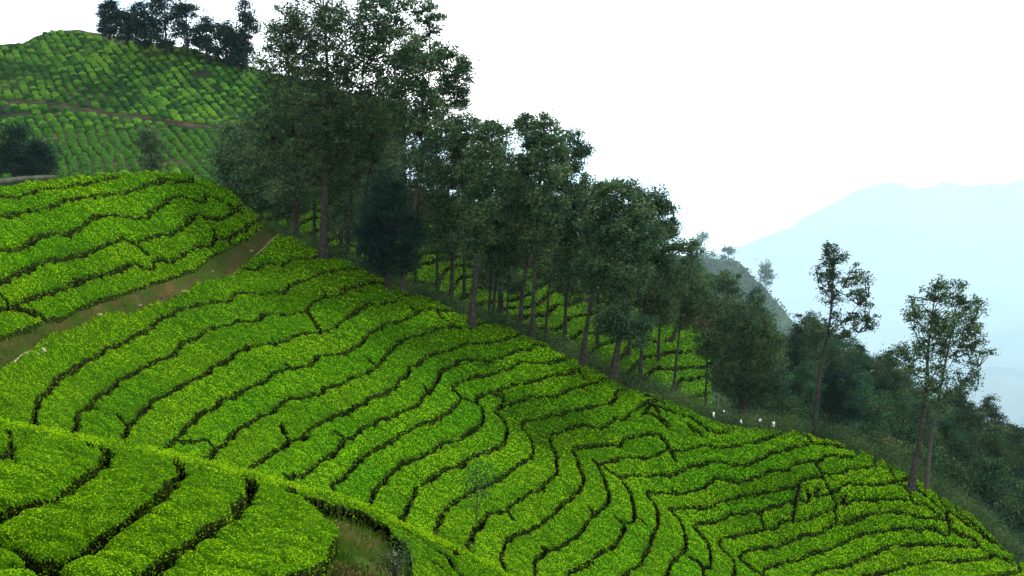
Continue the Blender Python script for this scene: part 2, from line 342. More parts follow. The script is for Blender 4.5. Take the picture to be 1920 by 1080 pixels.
YTOP = [(-80, 354), (0, 348), (100, 334), (167, 327), (229, 322), (302, 319), (344, 322), (375, 329), (400, 338), (433, 357), (457, 380), (480, 400), (492, 417), (497, 428),
        (517, 438), (550, 444), (571, 454), (600, 473), (652, 490), (675, 498), (704, 517), (731, 531), (762, 545), (800, 556), (825, 567), (850, 579), (877, 590), (898, 596), (946, 610),
        (977, 623), (998, 633), (1029, 646), (1067, 667), (1096, 681), (1137, 703), (1167, 720), (1217, 737), (1258, 751), (1290, 764), (1315, 778), (1342, 789), (1373, 799),
        (1450, 803), (1457, 808), (1482, 805), (1520, 813), (1566, 827), (1607, 840), (1641, 857), (1682, 875), (1712, 896), (1732, 905), (1762, 927), (1797, 947), (1820, 963),
        (1857, 1001), (1897, 1034), (1920, 1053), (2010, 1120)]
YA = [(-80, 770), (0, 785), (27, 792), (58, 798), (87, 802), (125, 808), (177, 821), (225, 826), (296, 842), (370, 860), (400, 867), (437, 878), (475, 884), (496, 892), (537, 902), (565, 911),
      (629, 924), (662, 936), (692, 947), (717, 957), (723, 961), (748, 976), (779, 990), (810, 1003), (842, 1017), (871, 1032), (894, 1042), (925, 1057), (950, 1074), (1010, 1110)]
YT = np.array(YTOP, float); YAa = np.array(YA, float)
ytop = lambda x: np.interp(x, YT[:, 0], YT[:, 1])
ycrest = lambda x: np.interp(x, YAa[:, 0], YAa[:, 1], right=1400)
PATH_UP = [(x, y - 9) for x, y in T('b-250,690 0,650 100,640 200,600 330,560 400,500 560,490 640,450 720,400 900,335 1050,290 1200,240 1320,200 1380,165 1480,150 1600,110 1750,60 e160,480 260,400 330,370 400,320 470,300 560,260 620,190')] + [(492, 424)]
PATH_LO = T('b-250,1040 0,910 100,850 200,790 280,740 380,650 440,600 560,575 750,510 850,460 950,420 1060,405 1150,420 1270,360 1350,330 1450,300 1550,260 1650,215 e90,620 200,590 330,560 390,545 460,495 480,465 560,410 640,360 720,290 800,190')
PATH = PATH_UP + [(500, 415), (516, 425)] + PATH_LO[::-1]
HOLE_A = T('h80,365 240,405 480,450 700,535 820,610 900,700 1000,780 1050,850 1080,1180 -60,1180 -60,1050 100,1010 300,930 340,800 420,690 380,600 300,545 200,455')

# ------------------------------------------------------------------ the hillsides
P, D = [], []
for k, s in ROWS_B.items():
    z = -8.0 - 0.79 * (k - 1)
    pts = T(s)
    for (x, y) in pts[::3]:
        if y < ytop(x) or y > 1110: continue
        d = z / float(ray(x, y)[1])
        P.append((x, y)); D.append(min(max(d, 30), 78))
for x, y, d in [(0, 650, 36), (120, 610, 42), (250, 560, 50), (380, 510, 59), (500, 440, 71), (0, 575, 39), (0, 522, 40.5), (0, 464, 42.5), (0, 403, 45.5), (0, 365, 49), (0, 346, 53),
                (-80, 480, 39), (-80, 360, 46), (300, 503, 55), (300, 445, 57.5), (280, 405, 59), (280, 345, 62.5), (300, 322, 66), (150, 430, 50), (150, 340, 57),
                (450, 470, 66), (450, 415, 68), (440, 372, 70.5), (400, 340, 72), (1920, 1053, 68), (1920, 1100, 63), (2000, 1120, 65), (1800, 952, 70)]:
    P += [(x, y)] * 2; D += [d] * 2
P = np.array(P) + rng.normal(0, 0.01, (len(P), 2))
slope = Surf(P, D, 3e-4)
near = Surf([(-80, 772), (0, 787), (0, 812), (0, 850), (0, 950), (0, 1080), (300, 1080), (300, 960), (300, 900), (300, 870), (300, 844), (150, 815), (150, 842), (150, 900), (450, 880), (450, 905), (450, 945), (600, 918), (600, 940), (600, 1000), (640, 1080),
              (750, 978), (760, 1000), (950, 1076), (870, 1034), (870, 1060), (800, 1080), (-80, 1000), (450, 1080), (900, 1150)],
            [23.5, 24.0, 20.0, 18.2, 15.2, 12.6, 13.6, 15.9, 17.6, 19.6, 23.8, 24.0, 20.5, 17.6, 24.5, 20.6, 18.2, 25.0, 21.2, 17.6, 15.2, 26.5, 23.0, 29.0, 27.5, 24.5, 20.0, 14.2, 14.3, 19.0], 1e-4)

def catmull(pts, n=6):
    p = np.array(pts, float); q = np.vstack([2 * p[0] - p[1], p, 2 * p[-1] - p[-2]])
    r = []
    for i in range(1, len(q) - 2):
        for t in np.arange(n) / n:
            a, b, c, d = q[i - 1], q[i], q[i + 1], q[i + 2]
            r.append(0.5 * (2 * b + (c - a) * t + (2 * a - 5 * b + 4 * c - d) * t * t + (3 * b - a - 3 * c + d) * t ** 3))
    r.append(p[-1]); return np.array(r)

def ext(p, a=60, b=24):
    """a row gap runs on a little past its surveyed ends"""
    p0, p1 = np.array(p[0]), np.array(p[1]); q0, q1 = np.array(p[-1]), np.array(p[-2])
    return [tuple(p0 + (p0 - p1) / np.linalg.norm(p0 - p1) * a)] + list(p) + [tuple(q0 + (q0 - q1) / np.linalg.norm(q0 - q1) * b)]

def densify(surf, polys, step):
    """points on the ground along each gap, STEP metres apart, with the gap's half width"""
    out_p, out_w = [], []
    for poly, wd in polys:
        q = catmull(poly)
        X = surf.pos(q[:, 0], q[:, 1])
        for i in range(len(X) - 1):
            n = max(1, int(np.linalg.norm(X[i + 1] - X[i]) / step))
            t = (np.arange(n) / n)[:, None]
            out_p.append(X[i] * (1 - t) + X[i + 1] * t); out_w.append(np.full(n, wd))
    Pn = np.vstack(out_p); Wd = np.concatenate(out_w)
    Wd = np.maximum(Wd * (1 + 0.30 * vnoise(Pn, 0.9, 3) + 0.15 * vnoise(Pn, 0.3, 4)), 0.07)
    return Pn, Wd

def nearest(Q, pts, want2=False):
    kd = KDTree(len(pts))
    for i, p in enumerate(pts): kd.insert(p, i)
    kd.balance()
    d = np.empty(len(Q)); j = np.empty(len(Q), np.int64); d2 = np.empty(len(Q))
    if want2:
        for a, q in enumerate(Q):
            r = kd.find_n(q, 2); j[a] = r[0][1]; d[a] = r[0][2]; d2[a] = r[1][2]
        return d, j, d2
    for a, q in enumerate(Q):
        r = kd.find(q); j[a] = r[1]; d[a] = r[2]
    return d, j

def components(ok):
    h, wd = ok.shape
    lab = -np.ones((h, wd), np.int64); par = []
    def find(a):
        while par[a] != a: par[a] = par[par[a]]; a = par[a]
        return a
    prev = []
    for r in range(h):
        row = ok[r]; dif = np.diff(np.concatenate([[0], row.astype(np.int8), [0]]))
        st = np.where(dif == 1)[0]; en = np.where(dif == -1)[0]
        cur = []
        pi = 0
        for s, e in zip(st, en):
            idn = len(par); par.append(idn)
            for (ps, pe, pid) in prev:
                if ps < e and pe > s:
                    ra, rb = find(pid), find(idn)
                    if ra != rb: par[max(ra, rb)] = min(ra, rb)
            lab[r, s:e] = idn; cur.append((s, e, idn))
        prev = cur
    roots = np.array([find(a) for a in range(len(par))] + [-1])
    return roots[lab]

def leaf_quads(Pc, Nn, size, aspect=0.5, tilt=0.9, r=rng):
    n = len(Pc)
    Nn = unit(Nn + r.normal(0, tilt * 0.5, (n, 3)))
    t = unit(np.cross(Nn, r.normal(0, 1, (n, 3)))); b = np.cross(Nn, t)
    s = (np.asarray(size) * r.uniform(0.65, 1.35, n))[:, None]
    V = np.stack([Pc - t * s * 0.5, Pc + b * s * aspect * 0.5 + Nn * s * 0.08, Pc + t * s * 0.5, Pc - b * s * aspect * 0.5 + Nn * s * 0.08], 1)
    return V.reshape(-1, 3), np.arange(4 * n).reshape(-1, 4)

def hedges(surf, xs, ys, mask, polys, cell_density, leaf_px, bush=1.1, drop=0.9, edge=0.2, minpix=12, bump=0.09, sides=1.0):
    GX, GY = np.meshgrid(xs, ys)
    ok = mask(GX, GY)
    idx = np.where(ok.ravel())[0]
    px, py = GX.ravel()[idx], GY.ravel()[idx]
    Q = surf.pos(px, py)
    gp, gw = densify(surf, polys, 0.07)
    d, j = nearest(Q, gp)
    # single bushes inside a row: uneven lobes
    lo, hi = Q.min(0) - 2, Q.max(0) + 2
    sel = Q[rng.integers(0, len(Q), int(len(Q) * 0.2))]
    key = np.floor(sel[:, :3] / bush).astype(int)
    _, u = np.unique(key, axis=0, return_index=True)
    cen = sel[u] + rng.normal(0, 0.1, (len(u), 3))
    f1, _, f2 = nearest(Q, cen, True)
    cre = np.exp(-((f2 - f1) / 0.13) ** 2)
    de = d - gw[j] - 0.07 * cre * np.exp(-d / 0.35) + 0.018 * vnoise(Q, 0.22, 5)
    solid = np.zeros(GX.size, bool); solid[idx] = de > 0
    lab = components(solid.reshape(GX.shape))
    t = np.clip(de / edge, 0, 1)
    hgt = -0.11 * (1 - t) ** 2 - 0.10 * cre + bump * (vnoise(Q, 1.6, 6) * 0.7 + vnoise(Q, 0.45, 7) * 0.45) - 0.05 * np.clip(f1 / bush, 0, 1) ** 2
    Q[:, 2] += hgt
    full = np.full((GX.size, 3), np.nan); full[idx] = Q
    full = full.reshape(*GX.shape, 3)
    L = lab
    same = (L[:-1, :-1] >= 0) & (L[:-1, :-1] == L[1:, :-1]) & (L[:-1, :-1] == L[:-1, 1:]) & (L[:-1, :-1] == L[1:, 1:])
    r_, c_ = np.where(same)
    lf = L[r_, c_]
    W = GX.shape[1]
    base = r_ * W + c_
    quads = np.stack([base, base + 1, base + W + 1, base + W], 1)[:, ::-1]
    # normals per cell
    a = full[:-1, 1:] - full[:-1, :-1]; b = full[1:, :-1] - full[:-1, :-1]
    nn = unit(np.nan_to_num(np.cross(b, a), nan=0.0))
    nn[nn[..., 2] < 0] *= -1
    nr = nn[r_, c_]
    flat = full.reshape(-1, 3)
    res = []
    for comp in np.unique(lf):
        m = lf == comp
        if m.sum() < minpix: continue
        q = quads[m]
        u, inv = np.unique(q, return_inverse=True)
        V = flat[u]; F = inv.reshape(-1, 4)
        # side walls down to the ground
        E = np.concatenate([F[:, [0, 1]], F[:, [1, 2]], F[:, [2, 3]], F[:, [3, 0]]])
        Es = np.sort(E, 1); code = Es[:, 0] * len(V) + Es[:, 1]
        _, fi, cn = np.unique(code, return_index=True, return_counts=True)
        be = E[fi[cn == 1]]
        bu, binv = np.unique(be, return_inverse=True); binv = binv.reshape(-1, 2)
        low = V[bu].copy(); low[:, 2] -= drop
        mid = V[bu].copy(); mid[:, 2] -= drop * 0.4
        fcen = V[F].mean(1)
        fidx = np.concatenate([np.arange(len(F))] * 4)[fi[cn == 1]]
        em = (V[be[:, 0]] + V[be[:, 1]]) / 2
        inn = (fcen[fidx] - em) * (1, 1, 0)
        acc = np.zeros((len(bu), 3)); np.add.at(acc, binv[:, 0], inn); np.add.at(acc, binv[:, 1], inn)
        acc = unit(acc)
        mid += acc * 0.07; low += acc * 0.16
        n0 = len(V)
        V2 = np.vstack([V, mid, low])
        SW1 = np.stack([be[:, 1], be[:, 0], n0 + binv[:, 0], n0 + binv[:, 1]], 1)
        SW2 = np.stack([n0 + binv[:, 1], n0 + binv[:, 0], n0 + len(bu) + binv[:, 0], n0 + len(bu) + binv[:, 1]], 1)
        F2 = np.vstack([F, SW1, SW2])
        # leaves
        nl = int(m.sum() * cell_density)
        pick = rng.integers(0, m.sum(), nl)
        cc = q[pick]
        uv = rng.uniform(0, 1, (nl, 2))
        A_, B_, C_, D_ = (flat[cc[:, i]] for i in (0, 1, 2, 3))
        Pl = (A_ * (1 - uv[:, :1]) + B_ * uv[:, :1]) * (1 - uv[:, 1:]) + (D_ * (1 - uv[:, :1]) + C_ * uv[:, :1]) * uv[:, 1:]
        Nl = nr[m][pick]
        size = leaf_px * Pl[:, 1] / FPX
        Pl = Pl + Nl * (rng.uniform(-0.1, 0.9, nl) * size * 0.5)[:, None]
        Nl2 = Nl + np.array([0, 0, 0.4])
        # leaves on the sides
        ns = int(len(be) * 1.6 * cell_density * sides)
        pe = be[rng.integers(0, len(be), ns)]
        tt = rng.uniform(0, 1, (ns, 1))
        Ps = V[pe[:, 0]] * (1 - tt) + V[pe[:, 1]] * tt
        Ps[:, 2] -= drop * (0.42 if sides == 1 else 0.95) * rng.uniform(0, 1, ns) ** 1.6
        Ps += rng.normal(0, 0.03, (ns, 3))
        Pa = np.vstack([Pl, Ps]); Na = np.vstack([Nl2, rng.normal(0, 1, (ns, 3)) + (0, -0.4, 0.4)])
        sa = np.concatenate([size, leaf_px * Ps[:, 1] / FPX])
        LV, LF = leaf_quads(Pa, Na, sa)
        uu = np.unique(q)
        res.append(dict(V=V2, F=F2, nt=len(F), LV=LV, LF=LF, n=int(m.sum()), cx=float(GX.ravel()[uu].mean()), cy=float(GY.ravel()[uu].mean()),
                        x0=float(GX.ravel()[uu].min()), x1=float(GX.ravel()[uu].max()), y0=float(GY.ravel()[uu].min()), y1=float(GY.ravel()[uu].max())))
    return res

def put_hedge(h, label, group, body=None, leaf=None, name='tea_hedge', cat='tea hedge'):
    base = np.array([h['V'][:, 0].mean(), h['V'][:, 1].mean(), h['V'][:, 2].min()])
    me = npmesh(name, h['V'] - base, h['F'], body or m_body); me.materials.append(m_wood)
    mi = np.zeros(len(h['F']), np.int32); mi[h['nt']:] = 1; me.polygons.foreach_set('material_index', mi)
    o = link(name, me, loc=base)
    tag(o, label, cat, group)
    f = link('foliage', npmesh('foliage', h['LV'] - base, h['LF'], leaf or m_leaf, smooth=False), o)
    f['kind'] = 'stuff'
    return o

ordn = ['topmost', 'second', 'third', 'fourth', 'fifth', 'sixth', 'seventh', 'eighth', 'ninth', 'tenth', 'eleventh', 'twelfth', 'thirteenth', 'fourteenth', 'fifteenth', 'sixteenth',
        'seventeenth', 'eighteenth', 'nineteenth', 'twentieth', 'twenty-first', 'twenty-second', 'twenty-third', 'twenty-fourth', 'twenty-fifth', 'twenty-sixth']

def index_field(rows):
    P, v = [], []
    for k, s in rows.items():
        for (x, y) in T(s)[::3]: P.append((x + 0.01 * len(P) % 1, y)); v.append(k)
    P = np.array(P) / 500.0; v = np.array(v, float)
    return P, v
def row_index(fieldd, x, y):
    P, v = fieldd
    d2 = ((P - np.array([x, y]) / 500.0) ** 2).sum(1)
    wg = 1 / (d2 + 1e-5) ** 2
    return float((wg * v).sum() / wg.sum())

# main slope and the knoll above the path
STEP = 2.1
xs = np.arange(-60, 1990, STEP)
poly_all = [(ext(T(s)), 0.084) for s in ROWS_B.values()] + [(T(s), 0.07) for s in CUTS_B] + [(T(s), 0.03) for s in STREAKS]
poly_all += [(ext(T(s)), 0.10) for s in ROWS_C.values()] + [(T(s), 0.10) for s in CUTS_C]
pathpoly = PATH
def mask_main(x, y):
    return (y >= ytop(x) - 1) & (y <= ycrest(x) + 45) & (y <= 1120) & ~inpoly(x, y, pathpoly)
hs = hedges(slope, xs, np.arange(317.5, 1120, STEP), mask_main, poly_all, 1.35, 3.25)
fb, fc = index_field(ROWS_B), index_field(ROWS_C)
pl = np.array(PATH_LO)
seen = {}
DBG = []
for h in sorted(hs, key=lambda h: -h['n']):
    onknoll = h['cx'] < 520 and h['cy'] < np.interp(h['cx'], pl[:, 0], pl[:, 1])
    if onknoll:
        k = int(math.floor(row_index(fc, h['cx'], h['cy']) + 0.0))
    else:
        k = int(math.floor(row_index(fb, h['cx'], h['cy'])))
    h['k'] = k; h['knoll'] = onknoll
    DBG.append((onknoll, k, round(h['cx']), round(h['cy']), round(h['x0']), round(h['x1']), round(h['y0']), round(h['y1']), h['n']))
def where(h):
    x, y, x1, y1 = h['cx'], h['cy'], h['x1'], h['y1']
    if h['knoll']:
        return 'on the knoll above the grassy path'
    if x > 1640: return 'on the spur end below the forked lone trees'
    if x > 1330: return 'below the lone tall tree'
    if y < ytop(x) + 75: return 'just under the belt of ridge trees'
    if x > 950: return 'in the fold in the middle of the slope'
    if y > ycrest(x) - 110: return 'just behind the near mound'
    return 'below the grassy path'
cnt = {}
for h in sorted(hs, key=lambda h: (h['knoll'], where(h), h['cy'])):
    wv = where(h); n = cnt.get(wv, 0); cnt[wv] = n + 1
    hh = h['n']
    kind = 'long continuous' if hh > 6000 else 'medium-length' if hh > 2200 else 'short' if hh > 700 else 'small rounded'
    tone = 'yellow-green' if (900 < h['cx'] < 1350 and h['cy'] > 780) or h['cx'] > 1700 else 'dark green' if h['cy'] < ytop(h['cx']) + 60 and not h['knoll'] else 'bright green'
    o_ = ordn[n] if n < len(ordn) else 'last but %d' % (60 - n)
    lb = '%s %s tea hedge %s, %s down' % (kind, tone, wv, o_)
    put_hedge(h, lb, 'tea hedge rows on the knoll' if h['knoll'] else 'tea hedge rows on the main slope')

# near mound
def mask_near(x, y):
    return (y >= ycrest(x) - 1) & (y <= 1130) & (x < 1000) & ~inpoly(x, y, HOLE_A)
polyA = [(ext(T(s)), 0.09) for s in ROWS_A.values()] + [(T(s), 0.05) for s in CUTS_A]
hn = hedges(near, np.arange(-60, 1000, 2.5), np.arange(770, 1132, 2.5), mask_near, polyA, 2.6, 4.5, bush=1.0, bump=0.05, drop=0.75, edge=0.16, sides=2.2)
hn = sorted(hn, key=lambda h: -h['n'])
for i, h in enumerate(hn):
    DBG.append(('A', i, round(h['cx']), round(h['cy']), round(h['x0']), round(h['x1']), round(h['y0']), round(h['y1']), h['n']))
    if h['cx'] > 640: lb = 'tea hedge on the near crest beyond the grassy hollow, %s there' % ordn[i].replace('topmost', 'largest')
    else: lb = 'fine-leaved tea hedge on the near mound, %s by size' % ordn[i].replace('topmost', 'largest')
    put_hedge(h, lb, 'tea hedges on the near mound', leaf=m_leaf_near)

# pale leaves added along the mound's crest to paint its bright rim light
m_lit_rim = M('lit_rim_leaf', [(0.09, 0.20, 0.002), (0.20, 0.34, 0.004)], scale=2, island=0.6, trans=0.45, spec=0.0)
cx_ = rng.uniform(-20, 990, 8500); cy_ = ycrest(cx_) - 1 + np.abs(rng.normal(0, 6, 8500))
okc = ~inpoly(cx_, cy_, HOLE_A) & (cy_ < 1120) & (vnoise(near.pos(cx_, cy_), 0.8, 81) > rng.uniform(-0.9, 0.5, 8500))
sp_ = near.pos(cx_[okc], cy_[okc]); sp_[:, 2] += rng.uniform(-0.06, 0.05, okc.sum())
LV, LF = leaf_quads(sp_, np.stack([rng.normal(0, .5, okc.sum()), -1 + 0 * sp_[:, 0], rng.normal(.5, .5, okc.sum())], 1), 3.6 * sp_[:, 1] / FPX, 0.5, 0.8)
tag(link('lit_rim_leaves', npmesh('lit_rim_leaves', LV, LF, m_lit_rim, smooth=False)), 'pale tea leaves painting the lit rim along the crest of the near mound', 'tea shoots', kind='stuff')

# ground under the hedges
def sheet(name, surf, x0, x1, y0f, y1f, nx, ny, dz, mat, back=None, kind='structure', rough=0.0):
    u = np.linspace(x0, x1, nx); v = np.linspace(0, 1, ny)
    X, Vv = np.meshgrid(u, v)
    Y = y0f(X) * (1 - Vv) + y1f(X) * Vv
    Pq = surf.pos(X, Y); Pq[..., 2] += dz
    rows = [Pq[i] for i in range(ny)]
    if back:
        top = rows[0]; hd = unit(top * np.array([1, 1, 0]))
        pre = []
        for (bd, bz) in back:
            q = top + hd * bd; q[:, 2] += bz; pre.append(q)
        rows = pre[::-1] + rows
    A_ = np.array(rows); h_, w_ = A_.shape[:2]
    if rough:
        A_[..., 2] += rough * vnoise(A_.reshape(-1, 3), 6 * rough + 1, 9).reshape(h_, w_)
    base = (np.arange(h_ - 1)[:, None] * w_ + np.arange(w_ - 1)[None]).ravel()
    F = np.stack([base, base + w_, base + w_ + 1, base + 1], 1)
    o = link(name, npmesh(name, A_.reshape(-1, 3), F, mat))
    tag(o, kind=kind)
    return o, A_
BACK = [(0.8, -0.1), (2, -0.5), (4, -1.4), (8, -4), (14, -8.5), (24, -16), (40, -26)]
sheet('hillside_ground', slope, -80, 2005, lambda x: ytop(x), lambda x: np.minimum(ycrest(x) + 60, 1150), 260, 70, -0.85, m_soil, BACK)
sheet('mound_ground', near, -80, 1000, lambda x: ycrest(x), lambda x: 1150 + 0 * x, 120, 50, -0.7, m_soil, [(0.5, -0.3), (1.5, -1.5), (3, -4)])

def region_sheet(name, surf, poly, dz, mat, step, grow):
    p = np.array(poly); GX, GY = np.meshgrid(np.arange(p[:, 0].min() - 20, p[:, 0].max() + 20, step), np.arange(p[:, 1].min() - 20, p[:, 1].max() + 20, step))
    ok = np.zeros(GX.shape, bool)
    for dx, dy in [(0, 0), (0, grow), (0, -grow), (grow, 0), (-grow, 0)]: ok |= inpoly(GX + dx, GY + dy, poly)
    Pq = surf.pos(GX, GY); Pq[..., 2] += dz
    Pq[..., 2] += 0.04 * vnoise(Pq.reshape(-1, 3), 0.7, 11).reshape(GX.shape)
    W = GX.shape[1]; idx = np.arange(GX.size).reshape(GX.shape)
    f = ok[:-1, :-1] & ok[1:, :-1] & ok[:-1, 1:] & ok[1:, 1:]
    r_, c_ = np.where(f); b = r_ * W + c_
    q = np.stack([b, b + W, b + W + 1, b + 1], 1)
    u, inv = np.unique(q, return_inverse=True)
    o = link(name, npmesh(name, Pq.reshape(-1, 3)[u], inv.reshape(-1, 4), mat)); tag(o, kind='structure')
    return Pq.reshape(-1, 3)[u]
pv = region_sheet('grassy_path', slope, PATH, -0.30, m_path, 4, 14)
pa = region_sheet('grassy_hollow', near, HOLE_A, -0.42, m_path, 5, 25)
def grass(name, pts, n, size, mat, label):
    c = pts[rng.integers(0, len(pts), n)] + rng.normal(0, 0.12, (n, 3)) * (1, 1, 0)
    keep = vnoise(c, 1.4, 12) > -0.35; c = c[keep]; n = len(c)
    a = rng.uniform(0, 2 * math.pi, n); hgt = size * rng.uniform(0.5, 1.5, n)
    dx = np.stack([np.cos(a), np.sin(a), 0 * a], 1) * (hgt * 0.16)[:, None]
    tip = c + np.stack([rng.normal(0, 0.35, n) * hgt, rng.normal(0, 0.35, n) * hgt, hgt], 1)
    V = np.stack([c - dx, c + dx, tip], 1).reshape(-1, 3)
    o = link(name, npmesh(name, V, np.arange(3 * n).reshape(-1, 3), mat, smooth=False)); tag(o, label, 'grass', kind='stuff')
grass('path_grass', pv, 15000, 0.09, m_grass, 'short worn grass growing on the sloping path')
grass('hollow_grass', pa, 16000, 0.08, m_grass, 'short grass in the hollow beside the near mound')


# ------------------------------------------------------------------ the hills beyond
E_PTS = [(-150, 330, 150), (0, 330, 145), (300, 330, 140), (500, 330, 138), (700, 340, 150), (-150, 190, 185), (0, 200, 180), (250, 200, 178), (480, 220, 180), (700, 220, 190),
         (-150, 80, 205), (0, 76, 208), (130, 52, 215), (300, 70, 205), (420, 105, 200), (520, 135, 198), (700, 170, 205), (-150, 430, 125), (200, 430, 115), (500, 430, 118), (700, 430, 125)]
hillE = Surf([p[:2] for p in E_PTS], [p[2] for p in E_PTS], 1e-4)
YE = np.array([(-200, 95), (-80, 84), (0, 76), (40, 75), (60, 66), (85, 54), (110, 51), (150, 52), (180, 55), (230, 64), (300, 74), (360, 84), (420, 104), (470, 118), (520, 132), (600, 152), (760, 190)], float)
yE = lambda x: np.interp(x, YE[:, 0], YE[:, 1])
HBACK = [(2, -0.3), (6, -2), (14, -6), (30, -15), (60, -32)]
sheet('tea_hill', hillE, -200, 760, yE, lambda x: 440 + 0 * x, 150, 90, -0.6, m_hillsoil, HBACK, rough=0.25)

F_PTS = [(400,440,88),(400,330,100),(650,330,112),(650,470,98),(650,560,90),(900,330,125),(900,480,108),(900,640,93),(1150,430,132),(1150,600,108),(1150,740,94),(1330,560,120),(1330,700,104),(1330,800,94),(1250,640,107),(1450,860,90)]
hillF = Surf([p[:2] for p in F_PTS], [p[2] for p in F_PTS], 1e-4)
sheet('back_slope', hillF, 400, 1331, lambda x: np.interp(x, [400, 700, 1000, 1330, 1480], [330, 330, 390, 560, 640]), lambda x: ytop(x) + 50, 120, 60, -0.6, m_soil, HBACK)

YG = np.array([(1180, 470), (1300, 480), (1400, 560), (1460, 592), (1500, 602), (1560, 640), (1600, 652), (1650, 678), (1700, 720), (1760, 745), (1830, 765), (1880, 785), (1920, 800), (2100, 880)], float)
yG = lambda x: np.interp(x, YG[:, 0], YG[:, 1])
G_PTS = [(1180, 470, 215), (1300, 480, 225), (1460, 592, 235), (1650, 678, 230), (1920, 800, 225), (2100, 880, 215), (1250, 740, 115), (1350, 790, 108), (1500, 810, 108), (1700, 900, 105), (1920, 1050, 100), (2100, 1150, 95),
         (1400, 680, 160), (1600, 750, 160), (1800, 850, 160), (2000, 950, 150), (1250, 620, 160)]
hillG = Surf([p[:2] for p in G_PTS], [p[2] for p in G_PTS], 1e-4)
sheet('forest_slope', hillG, 1180, 2100, yG, lambda x: ytop(x) + 70, 90, 60, -4.2, m_forestfloor, [(5, -1), (15, -6), (40, -25), (80, -60)])

H_PTS = [(1180, 480, 2300), (1330, 488, 2250), (1400, 492, 2200), (1470, 580, 2150), (1180, 700, 1700), (1470, 700, 1650)]
hillH = Surf([p[:2] for p in H_PTS], [p[2] for p in H_PTS], 1e-4)
YH = np.array([(1100, 480), (1200, 470), (1310, 484), (1345, 486), (1378, 488), (1400, 505), (1430, 538), (1462, 572), (1500, 620), (1540, 680)], float)
sheet('hazy_hill', hillH, 1100, 1540, lambda x: np.interp(x, YH[:, 0], YH[:, 1]), lambda x: 760 + 0 * x, 60, 30, 0, m_farhill, [(50, -30), (200, -200), (450, -550)], rough=4.0)

I_PTS = [(700, 580, 26000), (1000, 470, 38000), (1500, 420, 38000), (1700, 352, 37000), (1920, 335, 36000), (2400, 330, 36000), (1000, 600, 30000), (2200, 600, 19000), (1000, 900, 12000), (2200, 900, 7500), (1600, 600, 20000), (1600, 480, 29000), (2000, 760, 10000)]
rangeI = Surf([p[:2] for p in I_PTS], [p[2] for p in I_PTS], 1e-4)
YI = np.array([(700, 560), (1000, 580), (1300, 510), (1400, 474), (1480, 446), (1545, 418), (1600, 390), (1640, 364), (1668, 353), (1700, 356), (1760, 354), (1830, 343), (1880, 337), (1940, 334), (2100, 330), (2400, 345)], float)
def yI(x): return np.interp(x, YI[:, 0], YI[:, 1]) + 2.5 * np.sin(x / 37.0) + 2 * np.sin(x / 13.0 + 1) + 1.2 * np.sin(x / 7.1)
oI, AI = sheet('mountain_range', rangeI, 700, 2400, yI, lambda x: 1000 + 0 * x, 160, 110, 0, m_mount, [(600, -200), (2000, -1500)])
def rough_mesh(o, amp, sc):
    me = o.data; n = len(me.vertices); co = np.empty(n * 3, np.float32); me.vertices.foreach_get('co', co); co = co.reshape(-1, 3)
    r = 1 - np.abs(vnoise(co, sc, 21)); r2 = 1 - np.abs(vnoise(co, sc * 0.4, 22))
    co[:, 2] += amp * (r - 0.6) + amp * 0.4 * (r2 - 0.6); me.vertices.foreach_set('co', co.ravel()); me.update()
rough_mesh(oI, 520, 2600)
g = np.array([[-33000, -2900, -5100], [33000, -2900, -5100], [33000, 29000, -5100], [-33000, 29000, -5100]], float)
tag(link('valley_floor', npmesh('valley_floor', g, [[0, 1, 2, 3]], m_mount)), kind='structure')

# tea rows on the slope behind the trees
FX = np.arange(430, 1335, 3.0); FY = np.arange(340, 860, 3.0)
def mask_F(x, y):
    up = np.interp(x, [400, 640, 1000, 1200, 1330, 1400], [345, 350, 470, 560, 625, 690])
    return (y > up) & (y < ytop(x) + 30)
GX, GY = np.meshgrid(FX[::3], FY[::3]); Q = hillF.pos(GX, GY)
lines_F = []
lv = Q[..., 2] + 0.9 * vnoise(Q.reshape(-1, 3), 7, 31).reshape(GX.shape) + 0.35 * vnoise(Q.reshape(-1, 3), 2.2, 32).reshape(GX.shape)
for zc in np.arange(-40, -2, 0.82):                     # level lines, column by column
    run = []
    for c in range(GX.shape[1]):
        col = lv[:, c]; sgn = (col[:-1] - zc) * (col[1:] - zc) < 0
        r = np.where(sgn)[0]
        if len(r):
            r = r[0] if not run else r[np.argmin(np.abs(GY[r, c] - run[-1][1]))]
            f = (zc - col[r]) / (col[r + 1] - col[r]); y = GY[r, c] + f * (GY[1, 0] - GY[0, 0])
            if run and abs(y - run[-1][1]) > 22:
                if len(run) > 5: lines_F.append(run)
                run = []
            run.append((GX[0, c], y))
        elif run:
            if len(run) > 5: lines_F.append(run)
            run = []
    if len(run) > 5: lines_F.append(run)
hf = hedges(hillF, FX, FY, mask_F, [(l, 0.12) for l in lines_F], 0.9, 3.6, minpix=60, bump=0.12)
hf = sorted(hf, key=lambda h: h['cy'])
for i, h in enumerate(hf):
    if h['cx'] > 1130: lb = 'pale tea row on the terraced patch right of the ridge trees, %s from the top' % ordn[min(i, 24) % len(ordn)]
    else: lb = 'sunlit tea row glimpsed between the tree trunks on the slope beyond'
    put_hedge(h, lb, 'tea rows on the slope behind the trees', leaf=m_leaf_far)

